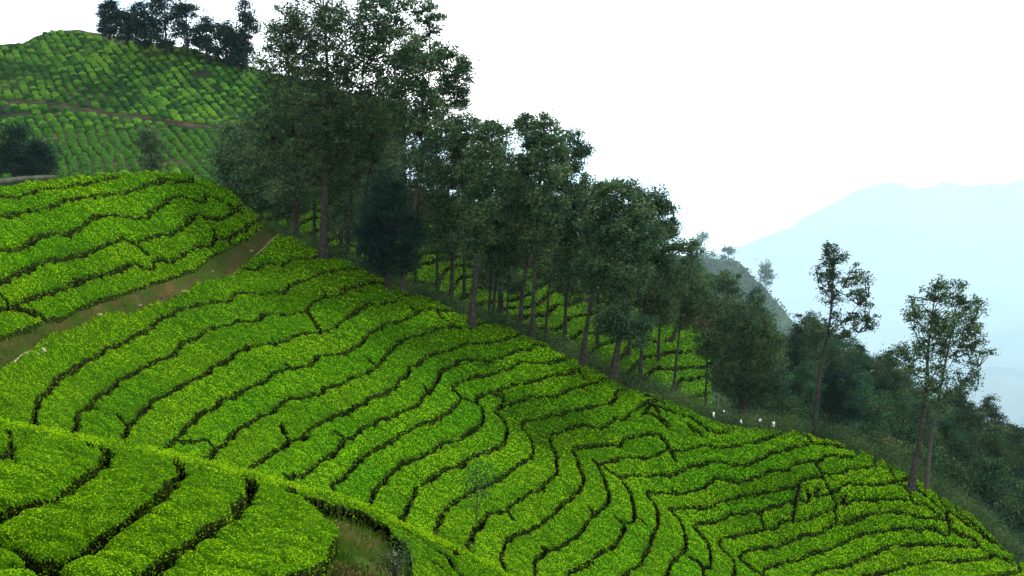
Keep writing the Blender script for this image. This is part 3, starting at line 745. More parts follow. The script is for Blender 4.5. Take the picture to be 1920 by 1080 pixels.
# bushes on the far tea hill
def bush_mesh(name, seed, mat, R=0.62, hh=0.42, n=7):
    r = np.random.default_rng(seed); V, F = [], []
    nu, nv = 9, 5
    for j_ in range(nv + 1):
        a = (j_ / nv) * math.pi * 0.5
        for i_ in range(nu):
            b = i_ / nu * 2 * math.pi
            k = 1 + r.normal(0, 0.09)
            V.append((math.cos(a) ** 0.6 * math.cos(b) * R * k, math.cos(a) ** 0.6 * math.sin(b) * R * k * 0.9, (math.sin(a) ** 0.7) * hh * k * 1.7 - 0.12))
    for j_ in range(nv):
        for i_ in range(nu):
            F.append((j_ * nu + i_, j_ * nu + (i_ + 1) % nu, (j_ + 1) * nu + (i_ + 1) % nu, (j_ + 1) * nu + i_))
    V = np.array(V); 
    k = 110
    a = r.uniform(0, 2 * math.pi, k); q = r.uniform(0, 1, k) ** 0.7
    Pp = np.stack([np.cos(a) * R * q, np.sin(a) * R * q, hh * 1.65 * np.sqrt(np.clip(1 - q ** 2.6, 0, 1)) - 0.08], 1)
    LV, LF = leaf_quads(Pp, np.stack([np.cos(a) * q, np.sin(a) * q, 0 * a + 0.8], 1), np.full(k, 0.23), 0.6, 0.8, r)
    return npmesh(name, np.vstack([V, LV]), np.vstack([np.array(F), LF + len(V)]), mat)
bushes = [bush_mesh('tea_bush', 50 + i, m_hillbush) for i in range(5)]
sp = []
GXe, GYe = np.meshgrid(np.arange(-120, 620, 2.0), np.arange(50, 400, 2.0))
Qe = hillE.pos(GXe, GYe).reshape(-1, 3)
# diagonal planting lines: rows follow a sheared grid on the ground
u_ = Qe[:, 0] * 0.80 + Qe[:, 1] * 0.25 + Qe[:, 2] * 0.62; v_ = -Qe[:, 0] * 0.55 + Qe[:, 2] * 0.72
u_ = u_ + 0.5 * vnoise(Qe, 9, 41); v_ = v_ + 0.5 * vnoise(Qe, 9, 42)
cell = np.stack([np.floor(u_ / 1.3), np.floor(v_ / 0.70)], 1).astype(int)
_, ui, inv_, cnts = np.unique(cell, axis=0, return_index=True, return_inverse=True, return_counts=True)
inv_ = inv_.ravel()
mxp = np.zeros((len(ui), 2)); np.add.at(mxp, inv_, np.stack([GXe.ravel(), GYe.ravel()], 1)); mxp /= cnts[:, None]
road = lambda x: np.interp(x, [-100, 60, 120, 200, 260, 330, 460], [178, 188, 193, 207, 215, 228, 236])
keep = (cnts > 4) & (mxp[:, 1] > yE(mxp[:, 0]) + 4) & (np.abs(mxp[:, 1] - road(mxp[:, 0])) > 4.5) & (mxp[:, 1] < 360)
mxp = mxp[keep]
Be = hillE.pos(mxp[:, 0], mxp[:, 1]); Be[:, 2] -= 0.55
bare = vnoise(Be, 7, 43) + 0.5 * vnoise(Be, 3, 44) + np.exp(-((mxp[:, 0] - 330) / 50) ** 2 - ((mxp[:, 1] - 222) / 16) ** 2) * 1.0
ok = bare < 0.8
Be, mxp = Be[ok], mxp[ok]
inview = (mxp[:, 0] > 0) & (mxp[:, 0] < 440) & (mxp[:, 1] < np.interp(mxp[:, 0], YT[:, 0], YT[:, 1]) - 6) & (mxp[:, 0] + mxp[:, 1] * 0.1 > 60)
order = np.argsort(np.where(inview, Be[:, 1], 1e6))
near300 = order[:290]; rest = order[290:]
for i in near300:
    o = link('tea_bush', bushes[i % 5], loc=Be[i]); o.rotation_euler = (0, 0, rng.uniform(0, 6.28)); s_ = rng.uniform(0.78, 1.08); o.scale = (s_ * 1.15, s_, s_ * rng.uniform(0.7, 1.0))
    tag(o, 'separate rounded tea bush on the lower part of the distant tea hill', 'tea bush', 'tea bushes on the distant hill')
VV, FF, off = [], [], 0
bm_v = []; bm_f = []
for b in bushes:
    n = len(b.vertices); co = np.empty(n * 3, np.float32); b.vertices.foreach_get('co', co); bm_v.append(co.reshape(-1, 3))
    f = np.empty(len(b.polygons) * 4, np.int32); b.loops.foreach_get('vertex_index', f); bm_f.append(f.reshape(-1, 4))
for i in rest:
    v = bm_v[i % 5]; a = rng.uniform(0, 6.28); s_ = rng.uniform(0.78, 1.08)
    R_ = np.array([[math.cos(a), -math.sin(a), 0], [math.sin(a), math.cos(a), 0], [0, 0, 1]])
    # trimmed: only the shell and half of the leaves
    nv_ = 54 + 4 * 36
    VV.append(v[:nv_] @ R_.T * s_ * (1.15, 1, rng.uniform(0.7, 1.0)) + Be[i]); FF.append(bm_f[i % 5][:45 + 36] + off); off += nv_
o = link('tea_bushes', npmesh('tea_bushes', np.vstack(VV), np.vstack(FF), m_hillbush))
tag(o, 'hundreds of small tea bushes planted in slanting lines on the distant hill', 'tea bushes', kind='stuff')

# ------------------------------------------------------------------ trees
def tube(pts, radii, sides=6):
    pts = np.asarray(pts, float); n = len(pts)
    t = np.gradient(pts, axis=0); t = unit(t)
    ref = np.array([0.31, 0.95, 0.05]); a = unit(np.cross(t, ref)); b = np.cross(t, a)
    ang = np.arange(sides) / sides * 2 * math.pi
    V = pts[:, None, :] + (a[:, None, :] * np.cos(ang)[None, :, None] + b[:, None, :] * np.sin(ang)[None, :, None]) * np.asarray(radii)[:, None, None]
    F = []
    for i in range(n - 1):
        for k in range(sides):
            F.append((i * sides + k, i * sides + (k + 1) % sides, (i + 1) * sides + (k + 1) % sides, (i + 1) * sides + k))
    return V.reshape(-1, 3), np.array(F)

def tree_data(seed, H, r0, axis, crown, leaves, lsize, clump=0.55, wob=0.03, flare=1.5, bare=0.25, droop=0.0):
    """axis: list of (x, z) the trunk passes through (metres); crown: (x, z, rx, rz, n, depth) lobes"""
    r = np.random.default_rng(seed)
    ax = np.array(axis, float); zz = np.linspace(0, H, 14)
    xx = np.interp(zz, ax[:, 1], ax[:, 0]) + r.normal(0, wob, 14).cumsum() * (H / 14) * 0.3
    yy = r.normal(0, wob, 14).cumsum() * (H / 14) * 0.4
    tr = np.stack([xx, yy, zz], 1)
    rr = r0 * (1 - 0.86 * (zz / H) ** 0.9); rr[0] *= flare; tr[0, 2] = -0.8
    TV, TF = [], []; off_ = 0
    v, f = tube(tr, rr, 8); TV.append(v); TF.append(f); off_ += len(v)
    LVs = []; cl = []
    for (cx, cz, rx, rz, n, dy) in crown:
        q = unit(r.normal(0, 1, (n, 3))) * (r.uniform(0.15, 1, (n, 1)) ** 0.45)
        cc = np.stack([cx + q[:, 0] * rx, q[:, 1] * (rx * 0.9 + 0.0) + dy, cz + q[:, 2] * rz], 1)
        cl.append(cc)
    cl = np.vstack(cl)
    mains = []
    nm = max(4, min(12, len(cl) // 8))
    for k in range(nm):                        # main limbs rise from the trunk, twigs hang off them
        tgt = cl[r.integers(0, len(cl))]
        zb = np.clip(tgt[2] - abs(tgt[0] - np.interp(tgt[2], tr[:, 2], tr[:, 0])) * 1.0 - 0.8, H * 0.25, H * 0.9)
        p0 = np.array([np.interp(zb, tr[:, 2], tr[:, i]) for i in range(3)]); p0[2] = zb
        t = np.linspace(0, 1, 6)[:, None]; mid = (p0 + tgt) / 2 + (0, 0, -0.25)
        pts = (1 - t) ** 2 * p0 + 2 * t * (1 - t) * mid + t * t * tgt + r.normal(0, 0.05, (6, 3)) * t
        rb = r0 * 0.34 * (1 - 0.5 * zb / H)
        v, f = tube(pts, np.linspace(rb, rb * 0.25, 6), 5); TV.append(v); TF.append(f + off_); off_ += len(v)
        mains.append(pts)
    anchor = np.vstack([m_[2:] for m_ in mains] + [tr[5:]])
    for c in cl:
        dd = ((anchor - c) ** 2).sum(1) + np.where(anchor[:, 2] > c[2], 3.0, 0); p0 = anchor[np.argmin(dd)]
        t = np.linspace(0, 1, 4)[:, None]
        pts = p0 * (1 - t) + c * t + r.normal(0, 0.07, (4, 3)) * t * (1 - t) * 4
        v, f = tube(pts, np.linspace(0.035, 0.012, 4) * (1 + r0), 4); TV.append(v); TF.append(f + off_); off_ += len(v)
    per = max(6, leaves // len(cl))
    cs = clump * r.uniform(0.6, 1.35, len(cl))
    Pc = np.repeat(cl, per, 0) + r.normal(0, 1, (len(cl) * per, 3)) * np.repeat(cs, per)[:, None] * (0.62, 0.62, 0.40)
    Pc[:, 2] -= droop * np.abs(r.normal(0, 1, len(Pc))) * 0.3
    Nn = r.normal(0, 1, Pc.shape) * 0.9 + (0, 0, 0.7)
    LV, LF = leaf_quads(Pc, Nn, np.full(len(Pc), lsize), 0.5, 0.9, r)
    return np.vstack(TV), np.vstack(TF), LV, LF

def put_tree(base, data, label, cat='tree', group=None, leaf=None, bark=None, name='tree'):
    TV, TF, LV, LF = data
    e = bpy.data.objects.new(name, None); C.objects.link(e); e.location = base
    tag(e, label, cat, group)
    link('trunk', npmesh('trunk', TV, TF, bark or m_bark), e)
    link('crown', npmesh('crown', LV, LF, leaf or m_tree, smooth=False), e)
    return e

TN = [0]
def hero(bx, by, D, r0, top, crown, label, leaves=9000, axis=None, lsize=0.19, leaf=None, bark=None, clump=0.44, group=None, surf=None, droop=0.0, name='tree', cat='tree', flare=1.5):
    """a tree described by where it stands and the outline it shows; BX.. in photograph pixels at distance D"""
    base = at(bx, by, D); m = D / FPX
    ax_ = [((x - bx) * m, (by - y) * m) for x, y in (axis or [(bx, by), (bx + (crown[0][0] - bx) * 0.6, top + 20)])]
    cr = []
    for k, c in enumerate(crown):
        cx, cy, rx, ry = c[:4]; n = c[4] if len(c) > 4 else int(max(8, rx * ry / 45))
        cr.append(((cx - bx) * m, (by - cy) * m, rx * m, ry * m, n, rng.uniform(-0.6, 0.6)))
    H = (by - top) * m * 0.97
    TN[0] += 1
    if group == RG: leaves = int(leaves * 1.6); r0 *= 0.82
    d = tree_data(100 + TN[0], H, r0, ax_, cr, leaves, lsize, clump=clump, droop=droop, flare=flare)
    return put_tree(base, d, label, cat=cat, group=group, leaf=leaf, bark=bark, name=name)

RG = 'trees in the belt along the ridge'
hero(556, 452, 74, .26, 25, [(545, 70, 38, 50), (530, 140, 48, 60), (505, 220, 48, 50), (480, 290, 45, 55), (560, 250, 50, 70), (550, 350, 45, 40)], 'tall leafy tree at the upper end of the belt, low boughs over the path', 11000, axis=[(556, 452), (560, 330), (552, 180), (545, 40)], group=RG)
hero(605, 474, 72, .36, -25, [(600, 30, 60, 60), (570, 90, 50, 60), (640, 90, 60, 70), (600, 180, 70, 70), (650, 230, 55, 70), (600, 300, 55, 55)], 'tallest thick-trunked tree near the end of the grassy path', 13000, axis=[(605, 474), (612, 330), (622, 180), (615, 0)], group=RG)
hero(648, 490, 74, .17, 10, [(700, 50, 50, 60), (690, 130, 55, 60), (680, 230, 50, 70), (645, 330, 40, 50)], 'slimmer tree close beside the thickest trunk, top cut by the photo edge', 10000, axis=[(648, 490), (658, 400), (680, 230), (700, 20)], group=RG)
hero(668, 497, 77, .14, -20, [(745, 30, 50, 50), (750, 100, 55, 60), (735, 190, 50, 60), (700, 280, 40, 60)], 'tall tree rising behind the dark conifer-like bush mass', 9000, axis=[(668, 497), (690, 350), (730, 150), (745, 0)], group=RG)
hero(728, 520, 70.5, .25, 315, [(730, 350, 36, 35, 40), (720, 400, 46, 45, 60), (755, 440, 46, 45, 60), (705, 455, 36, 42, 50), (735, 490, 50, 28, 40)], 'very dark dense low tree between the trunks of the belt', 15000, leaf=m_tree_dark, lsize=0.17, group=RG)
hero(754, 528, 71, .17, 100, [(790, 130, 50, 60), (775, 200, 50, 60), (815, 240, 48, 55), (800, 310, 40, 45)], 'tree with a bare pale leaning trunk in front of the dark low tree', 9500, axis=[(754, 528), (757, 480), (772, 420), (782, 370), (795, 250), (800, 110)], bark=m_bark_pale, group=RG)
hero(778, 534, 78, .16, 10, [(812, 40, 25, 34), (805, 100, 35, 50), (850, 130, 35, 42), (840, 200, 45, 50), (870, 150, 20, 40)], 'tall tree whose top lobes stand out white-edged against the sky', 9500, axis=[(778, 534), (785, 400), (805, 220), (812, 30)], group=RG)
hero(845, 560, 73, .2, 210, [(880, 240, 35, 30), (860, 300, 50, 50), (850, 370, 50, 50), (845, 440, 38, 38)], 'forked tree left of the stout dark trunk with a low bushy base', 9000, axis=[(845, 560), (848, 480), (862, 440), (875, 240)], group=RG)
hero(884, 592, 69, .25, 215, [(925, 250, 35, 36), (910, 320, 45, 50), (900, 390, 45, 50), (895, 440, 38, 35)], 'tree with a stout dark trunk standing at the very edge of the tea', 9000, axis=[(884, 592), (892, 520), (893, 440), (920, 230)], group=RG)
hero(917, 580, 77, .13, 280, [(945, 320, 35, 45), (935, 400, 38, 50), (925, 460, 30, 35)], 'thin tree just right of the stout dark trunk', 5500, group=RG)
hero(930, 584, 80, .14, 300, [(960, 350, 36, 50), (955, 430, 38, 45)], 'thin bent tree in a pair of slim trunks', 5500, axis=[(924, 584), (932, 520), (938, 480), (955, 320)], group=RG)
hero(950, 596, 78, .10, 350, [(975, 430, 34, 45), (955, 480, 30, 30)], 'very thin short tree in the middle of the belt', 3500, group=RG)
hero(976, 606, 73, .2, 208, [(985, 235, 28, 28), (1000, 290, 42, 48), (985, 370, 45, 48), (985, 430, 40, 40)], 'straight tree with tall airy crown in the middle of the belt', 9500, axis=[(974, 606), (980, 540), (992, 470), (985, 230)], group=RG)
hero(998, 613, 71, .17, 212, [(1020, 238, 28, 28), (1030, 300, 38, 48), (1025, 380, 42, 50), (1010, 450, 36, 36)], 'straight slim tree beside the airy one, stem bare for half its height', 8500, axis=[(998, 613), (1000, 560), (1003, 480), (1018, 230)], group=RG)
hero(1022, 628, 76, .13, 245, [(1065, 275, 38, 34), (1072, 340, 40, 45), (1045, 420, 36, 50)], 'slender tree with its top at the notch of the skyline', 7500, axis=[(1022, 628), (1030, 540), (1060, 380), (1068, 260)], group=RG)
hero(1056, 645, 77, .13, 330, [(1095, 370, 34, 40), (1085, 440, 40, 50), (1070, 510, 34, 40)], 'slender tree with crown hanging low over its thin stem', 6500, group=RG)
hero(1094, 660, 69, .21, 330, [(1135, 365, 38, 34), (1130, 430, 48, 50), (1110, 500, 45, 45)], 'leaning dark-trunked tree before the bright gap in the belt', 9000, axis=[(1092, 660), (1100, 610), (1110, 540), (1112, 490), (1130, 350)], group=RG)
hero(1150, 684, 68, .24, 335, [(1175, 370, 38, 34), (1190, 430, 48, 48), (1170, 500, 52, 50), (1150, 600, 36, 38, 40), (1190, 615, 30, 30)], 'broad tree with dark foliage right down its short thick trunk', 13000, axis=[(1150, 684), (1160, 640), (1172, 560), (1175, 360)], group=RG)
hero(1200, 705, 76, .18, 345, [(1225, 375, 36, 30), (1245, 400, 28, 30), (1235, 450, 48, 45), (1225, 520, 50, 46), (1235, 572, 38, 30)], 'bushy tree closing the lower end of the belt', 11000, group=RG)
hero(1262, 735, 92, .16, 440, [(1300, 470, 18, 24), (1275, 510, 34, 40), (1300, 555, 40, 38), (1285, 590, 26, 24)], 'lighter tree at the foot of the belt beside the terraced patch', 7500, group=RG)
# inner trees of the belt, further back
bk = [(490, 445, 0, 330, 40), (540, 455, 0, 340, 40), (655, 500, 0, 390, 36), (935, 600, 0, 480, 38), 
      (520, 440, 84, 230, 34), (590, 440, 88, 120, 55), (700, 500, 90, 160, 60), (760, 500, 92, 120, 50), (820, 530, 88, 260, 45), (870, 540, 92, 240, 45), (940, 570, 90, 260, 48), (1000, 590, 93, 290, 48),
      (1060, 610, 90, 340, 45), (1120, 630, 94, 360, 50), (1180, 650, 96, 390, 55), (1235, 660, 104, 430, 50), (450, 430, 92, 230, 45), (640, 470, 95, 200, 50)]
for n, (x, y, d, tp, rx) in enumerate(bk):
    hh = y - tp - 60
    hero(x, y, float(hillF.D(x, y)) * 0.985, .15, tp, [(x + 4, tp + hh * 0.2, rx * 0.8, hh * 0.22), (x - 5, tp + hh * 0.5, rx * 1.1, hh * 0.3), (x + 6, tp + hh * 0.85, rx, hh * 0.25)],
         'shaded tree in the rear rank of the ridge belt', 9000, lsize=0.24, group='rear rank of the ridge belt', clump=0.8)
# the open right flank
hero(1323, 745, 84, .09, 560, [(1330, 590, 34, 36), (1318, 640, 28, 32), (1340, 670, 24, 20)], 'thin-stemmed tree at the right end of the terraced tea patch', 4500)
hero(1392, 778, 80, .27, 545, [(1385, 580, 52, 36), (1365, 630, 55, 45), (1420, 640, 50, 50), (1385, 700, 70, 45), (1430, 710, 38, 34)], 'big round dark tree standing behind the white markers', 15000, group=None)
hero(1529, 808, 71, .16, 440, [(1549, 465, 26, 28, 26), (1540, 500, 22, 26, 18), (1556, 530, 30, 36, 26), (1596, 520, 24, 34, 24), (1600, 570, 32, 40, 30), (1560, 600, 36, 30, 22), (1620, 600, 14, 14, 6)], 'lone tall tree with sparse flag-like crown leaning right above bare trunk', 6000,
     axis=[(1527, 808), (1532, 700), (1548, 600), (1552, 520), (1550, 445)], clump=0.28, lsize=0.17)
hero(1546, 806, 75, .13, 690, [(1570, 715, 32, 28, 30), (1585, 755, 30, 34, 30), (1555, 750, 24, 30, 24)], 'short dark round tree beside the lone tall tree', 7500, leaf=m_tree_dark, lsize=0.15)
hero(1712, 895, 66, .19, 510, [(1742, 530, 20, 26, 20), (1712, 560, 24, 36, 24), (1735, 610, 36, 46, 40), (1705, 660, 32, 40, 28), (1690, 575, 10, 14, 5), (1725, 720, 30, 30, 22), (1680, 650, 12, 14, 8), (1748, 600, 26, 60, 34), (1745, 690, 28, 45, 24)], 'left of two forked lone trees, thick trunk bent at its foot', 6800,
     axis=[(1709, 895), (1722, 820), (1728, 740), (1728, 640), (1738, 520)], clump=0.30, lsize=0.17)
hero(1741, 893, 67.5, .13, 515, [(1775, 535, 22, 28, 20), (1800, 560, 28, 36, 28), (1770, 610, 38, 44, 40), (1812, 620, 24, 34, 22), (1785, 680, 36, 40, 30), (1842, 650, 16, 7, 5), (1810, 700, 20, 18, 9), (1765, 740, 26, 26, 20), (1790, 600, 40, 60, 30)], 'right of two forked lone trees, thinner pale trunk and ragged right side', 7800,
     axis=[(1739, 893), (1742, 820), (1752, 740), (1765, 640), (1780, 530)], clump=0.30, lsize=0.155, bark=m_bark_pale)
# on the hazy hill
hero(1436, 556, 2140, 1.1, 490, [(1434, 503, 13, 11, 9), (1440, 522, 12, 8, 7), (1430, 540, 9, 5, 4)], 'small umbrella-topped tree on the edge of the hazy hill', 1500, lsize=4.2, clump=8.5)
hero(1366, 490, 2190, 1.1, 464, [(1365, 471, 13, 6, 7), (1358, 480, 8, 4, 3)], 'tiny flat-topped tree on top of the hazy hill', 700, lsize=3.8, clump=6.5)
hero(1312, 492, 2230, 1.3, 436, [(1312, 450, 15, 12, 9), (1300, 470, 16, 12, 9), (1325, 478, 12, 10, 6)], 'tree at the left end of the hazy hill skyline', 1800, lsize=4.4, clump=10)
# on the distant tea hill
HG = 'trees on top of the distant tea hill'
for (x, y, tp, rx, lb) in [(205, 66, 2, 16, 'slim tree at the left edge of the hilltop grove'), (238, 76, 22, 22, 'low rounded tree second from the left in the hilltop grove'), (272, 84, 4, 26, 'broad dark tree near the middle of the hilltop grove'),
                          (312, 90, -18, 30, 'tallest dark tree of the hilltop grove, top beyond the photo edge'), (352, 96, -8, 28, 'tall loose tree on the right side of the hilltop grove'), (388, 104, 34, 20, 'low tree on the right shoulder of the hilltop grove'),
                          (424, 116, 38, 18, 'small separate tree right of the hilltop grove'), (448, 126, 60, 15, 'squat dark tree under the tall thin hilltop tree'), (463, 128, 0, 17, 'tall thin tree standing clear of the hilltop grove')]:
    hh = (y - tp)
    hero(x, y, 197, .22, tp, [(x, tp + hh * 0.2, rx * 0.8, hh * 0.17, 12), (x + 3, tp + hh * 0.45, rx * 1.2, hh * 0.22, 20), (x - 3, tp + hh * 0.78, rx * 1.3, hh * 0.22, 18)], lb, 4600, lsize=0.42, clump=0.8, group=HG, leaf=m_tree_dark)
hero(285, 330, 138, .2, 232, [(285, 255, 22, 20, 16), (283, 285, 28, 26, 20), (285, 310, 22, 16, 12)], 'faint bushy tree standing alone low on the distant tea hill', 4500, lsize=0.27, clump=0.7)
for (x, y, tp, rx, lb) in [(-15, 335, 185, 45, 'dark tree at the left photo edge before the distant hill'), (30, 332, 230, 32, 'dark tree second from the left photo edge before the distant hill'), (76, 330, 262, 26, 'dark bushy tree third from the left photo edge before the distant hill')]:
    hh = y - tp
    hero(x, y, 128, .25, tp, [(x, tp + hh * 0.2, rx * 0.7, hh * 0.18, 14), (x + 3, tp + hh * 0.5, rx, hh * 0.25, 26), (x, tp + hh * 0.82, rx * 1.1, hh * 0.2, 22)], lb, 6500, lsize=0.27, clump=0.8, leaf=m_tree_dark)

# forest on the right slope: eleven crown forms, copied
forms = []
for k in range(8):
    Hh = [7.5, 8.5, 6.5, 9.5, 7, 8, 10, 6][k]; w_ = [3.0, 2.6, 3.2, 2.6, 2.4, 3.4, 2.8, 2.6][k]
    r_ = np.random.default_rng(900 + k)
    cr = [(r_.uniform(-.5, .5), Hh * .82, w_ * .6, Hh * .15, 14, 0), (r_.uniform(-1, 1), Hh * .62, w_, Hh * .2, 26, r_.uniform(-.5, .5)), (r_.uniform(-1, 1), Hh * .42, w_ * .9, Hh * .18, 18, 0)]
    TV, TF, LV, LF = tree_data(900 + k, Hh * .9, .12, [(0, 0), (r_.uniform(-.5, .5), Hh)], cr, 4200, 0.30, clump=0.75)
    forms.append((npmesh('trunk', TV, TF, m_bark), npmesh('crown', LV, LF, m_forest, smooth=False)))
def forest_tree(loc, k, sc, label, group):
    e = bpy.data.objects.new('forest_tree', None); C.objects.link(e); e.location = loc; e.rotation_euler = (0, 0, rng.uniform(0, 6.28)); e.scale = (sc * rng.uniform(.9, 1.15), sc, sc * rng.uniform(.85, 1.1))
    tag(e, label, 'tree', group)
    link('trunk', forms[k][0], e); link('crown', forms[k][1], e)
pts = []; tries = 0
while len(pts) < 215 and tries < 30000:
    tries += 1
    x = rng.uniform(1200, 1960); v = rng.uniform(0, 1) ** 1.0
    y0, y1 = yG(x) + 2, ytop(x) + 25
    y = y0 + (y1 - y0) * v
    if (x < 1345 and y > 600) or (x < 1460 and y > 715): continue
    q = hillG.pos(x, y)
    if all((q[0] - p[0][0]) ** 2 + (q[1] - p[0][1]) ** 2 + 2 * (q[2] - p[0][2]) ** 2 > 3.4 ** 2 for p in pts): pts.append((q, x, y))
for q, x, y in pts:
    sc = rng.uniform(0.8, 1.3)
    loc = q.copy(); loc[2] -= 4.2 + 1.4 * sc
    top = y < yG(x) + 45
    forest_tree(loc, int(rng.integers(0, 8)), sc, 'rounded tree crown on the skyline of the forested slope' if top else 'tree in the mixed forest below the skyline on the right slope',
                'skyline trees of the forested slope' if top else 'trees of the forested slope')

track = np.array([(-60, 182), (60, 188), (120, 193), (200, 207), (260, 215), (330, 228), (400, 232), (460, 236)], float)
q = hillE.pos(catmull(track)[:, 0], catmull(track)[:, 1]); q[:, 2] -= .45
t_ = unit(np.gradient(q, axis=0)); sd = np.array([0, 0.55, 0.75]); wv = 0.05 + 0.22 * (1 + vnoise(q, 6, 77))[:, None] + 1.2 * np.exp(-((catmull(track)[:, 0] - 330) / 35) ** 2)[:, None]
rb = np.stack([q - sd * wv, q - (0, .1, 0), q + sd * wv * .6], 1).reshape(-1, 3)
m_track = M('track_earth', [(0.01, 0.012, 0.008), (0.03, 0.022, 0.016), (0.07, 0.045, 0.033)], scale=0.25, detail=6)
tag(link('hill_track', npmesh('hill_track', rb, [f for i in range(len(q) - 1) for f in ((3 * i, 3 * i + 1, 3 * i + 4, 3 * i + 3), (3 * i + 1, 3 * i + 2, 3 * i + 5, 3 * i + 4))], m_track)), kind='structure')
hx, hy = np.meshgrid(np.arange(1200, 1500, 3.0), np.arange(486, 700, 4.0)); okh = hy > np.interp(hx, YH[:, 0], YH[:, 1]) + 2
scatter_later = hillH.pos(hx[okh], hy[okh])

# weeds and shrubs on the bank behind the last tea row
def scatter(name, P0, n, lsize, spread, mat, label, cat, kind='stuff', hgt=0.6):
    r = rng; c = P0[r.integers(0, len(P0), n)]
    c = c + r.normal(0, 1, (n, 3)) * spread; c[:, 2] += np.abs(r.normal(0, hgt * 0.6, n))
    LV, LF = leaf_quads(c, r.normal(0, 1, (n, 3)) + (0, 0, .6), np.full(n, lsize), 0.55, 0.9)
    o = link(name, npmesh(name, LV, LF, mat, smooth=False)); tag(o, label, cat, kind=kind); return o
bx = np.arange(500, 1960, 1.5); bt = slope.pos(bx, ytop(bx)); hd = unit(bt * np.array([1, 1, 0]))
rows = []
for dist, dz in [(0.5, -0.35), (1.0, -0.3), (1.7, -0.35), (2.6, -0.7), (3.6, -1.2), (5, -2.1)]:
    q = bt + hd * dist; q[:, 2] += dz; rows.append(q)
bank = np.vstack(rows)
ok = vnoise(bank, 2.5, 61) > -0.45
scatter('undergrowth', bank[ok], 85000, 0.13, (0.5, 0.5, 0.12), m_under, 'weedy shrubs and ferns on the bank behind the last tea rows', 'undergrowth', hgt=0.75)
gx, gy = np.meshgrid(np.arange(1180, 2000, 6.0), np.arange(480, 1130, 6.0)); okm = (gy > yG(gx) + 4) & (gy < ytop(gx) + 60) & ~((gx < 1335) & (gy > 600))
fq = hillG.pos(gx[okm], gy[okm]); fq[:, 2] -= 3.6
scatter('forest_undergrowth', fq, 45000, 0.34, (0.8, 0.8, 0.5), m_forest, 'dense scrub filling the spaces between the forest trees', 'undergrowth', hgt=1.0)

scatter('hill_scrub', scatter_later, 16000, 6, (5, 5, 2), m_forest, 'blue-green scrub covering the hazy hill', 'scrub', hgt=3.5)

# ------------------------------------------------------------------ small things
def rock(loc, sx, sy, sz, label, mat=None, seed=0, name='rock', cat='rock', group=None):
    r = np.random.default_rng(seed); n = 10; V = []; F = []
    for j_ in range(6):
        a = -math.pi / 2 + math.pi * (j_ + 0.5) / 6
        for i_ in range(n):
            b = 2 * math.pi * i_ / n; k = 1 + r.normal(0, .13)
            V.append((math.cos(a) * math.cos(b) * sx * k, math.cos(a) * math.sin(b) * sy * k, math.sin(a) * sz * k))
    for j_ in range(5):
        for i_ in range(n): F.append((j_ * n + i_, j_ * n + (i_ + 1) % n, (j_ + 1) * n + (i_ + 1) % n, (j_ + 1) * n + i_))
    V = np.array(V); V = np.vstack([V, [[0, 0, -sz], [0, 0, sz]]])
    F = [list(f) for f in F]
    for i_ in range(n): F.append([60, (i_ + 1) % n, i_, i_]); F.append([61, 50 + i_, 50 + (i_ + 1) % n, 50 + (i_ + 1) % n])
    me = bpy.data.meshes.new(name); me.from_pydata(V.tolist(), [], [list(dict.fromkeys(f)) for f in F]); me.materials.append(mat or m_stone)
    o = link(name, me, loc=loc); tag(o, label, cat, group); return o
for i, (x, y, sx, sz, lb) in enumerate([(72, 645, .26, .12, 'largest pale rock beside the lower path'), (62, 652, .2, .1, 'pale rock touching the largest rock by the path'), (80, 633, .16, .08, 'small pale rock just uphill of the largest one'),
                                        (345, 538, .22, .07, 'flat pale stone half sunk in the middle of the path'), (186, 580, .15, .07, 'small reddish stone under the knoll hedge')]):
    q = slope.pos(x, y); q[2] -= 0.24
    rock(q, sx, sx * .6, sz, lb, seed=i)
for i, (x, y) in enumerate([(40, 668), (110, 618), (150, 602), (232, 560), (262, 562), (300, 548), (398, 500), (420, 500), (470, 462), (128, 630)]):
    q = slope.pos(x, y); q[2] -= 0.27
    rock(q, .07 + .05 * (i % 3), .06, .05, 'small stone lying loose on the grassy path', m_grey if i % 2 else m_stone, 40 + i, group='loose stones on the path')
def strip(name, pix, surf, width, hgt, dz, mat, label, cat, n=40):
    q = catmull(pix, 5); X = surf.pos(q[:, 0], q[:, 1]); X[:, 2] += dz
    t = unit(np.gradient(X, axis=0) * (1, 1, 0)); s = np.stack([-t[:, 1], t[:, 0], 0 * t[:, 0]], 1) * width / 2
    wv = 0.03 * vnoise(X, 0.5, 71)[:, None] * (0, 0, 1)
    up = np.array([0, 0, hgt]); ring = np.stack([X - s * 1.1, X - s * .9 + up + wv, X + s * .9 + up + wv, X + s * 1.1], 1)
    m_ = len(X); F = []
    for i in range(m_ - 1):
        for k in range(4): F.append((i * 4 + k, i * 4 + (k + 1) % 4, (i + 1) * 4 + (k + 1) % 4, (i + 1) * 4 + k))
    F.append((0, 1, 2, 3)); F.append(((m_ - 1) * 4 + 3, (m_ - 1) * 4 + 2, (m_ - 1) * 4 + 1, (m_ - 1) * 4))
    o = link(name, npmesh(name, ring.reshape(-1, 3), F, mat, smooth=False)); tag(o, label, cat); return o
strip('stone_edging', [(-20, 706), (0, 692), (20, 675), (40, 660), (56, 652)], slope, 0.09, 0.10, -0.22, m_stone, 'pale curved stone edging along the lower left end of the path', 'edging')
strip('stone_edging', [(432, 512), (440, 506), (448, 500)], slope, 0.04, 0.08, -0.24, m_stone, 'short pale stone edge beside the middle of the path', 'edging')
strip('stone_edging', [(478, 473), (492, 462), (505, 448), (516, 438)], slope, 0.04, 0.07, -0.24, m_stone, 'pale stone edge along the upper end of the path', 'edging')
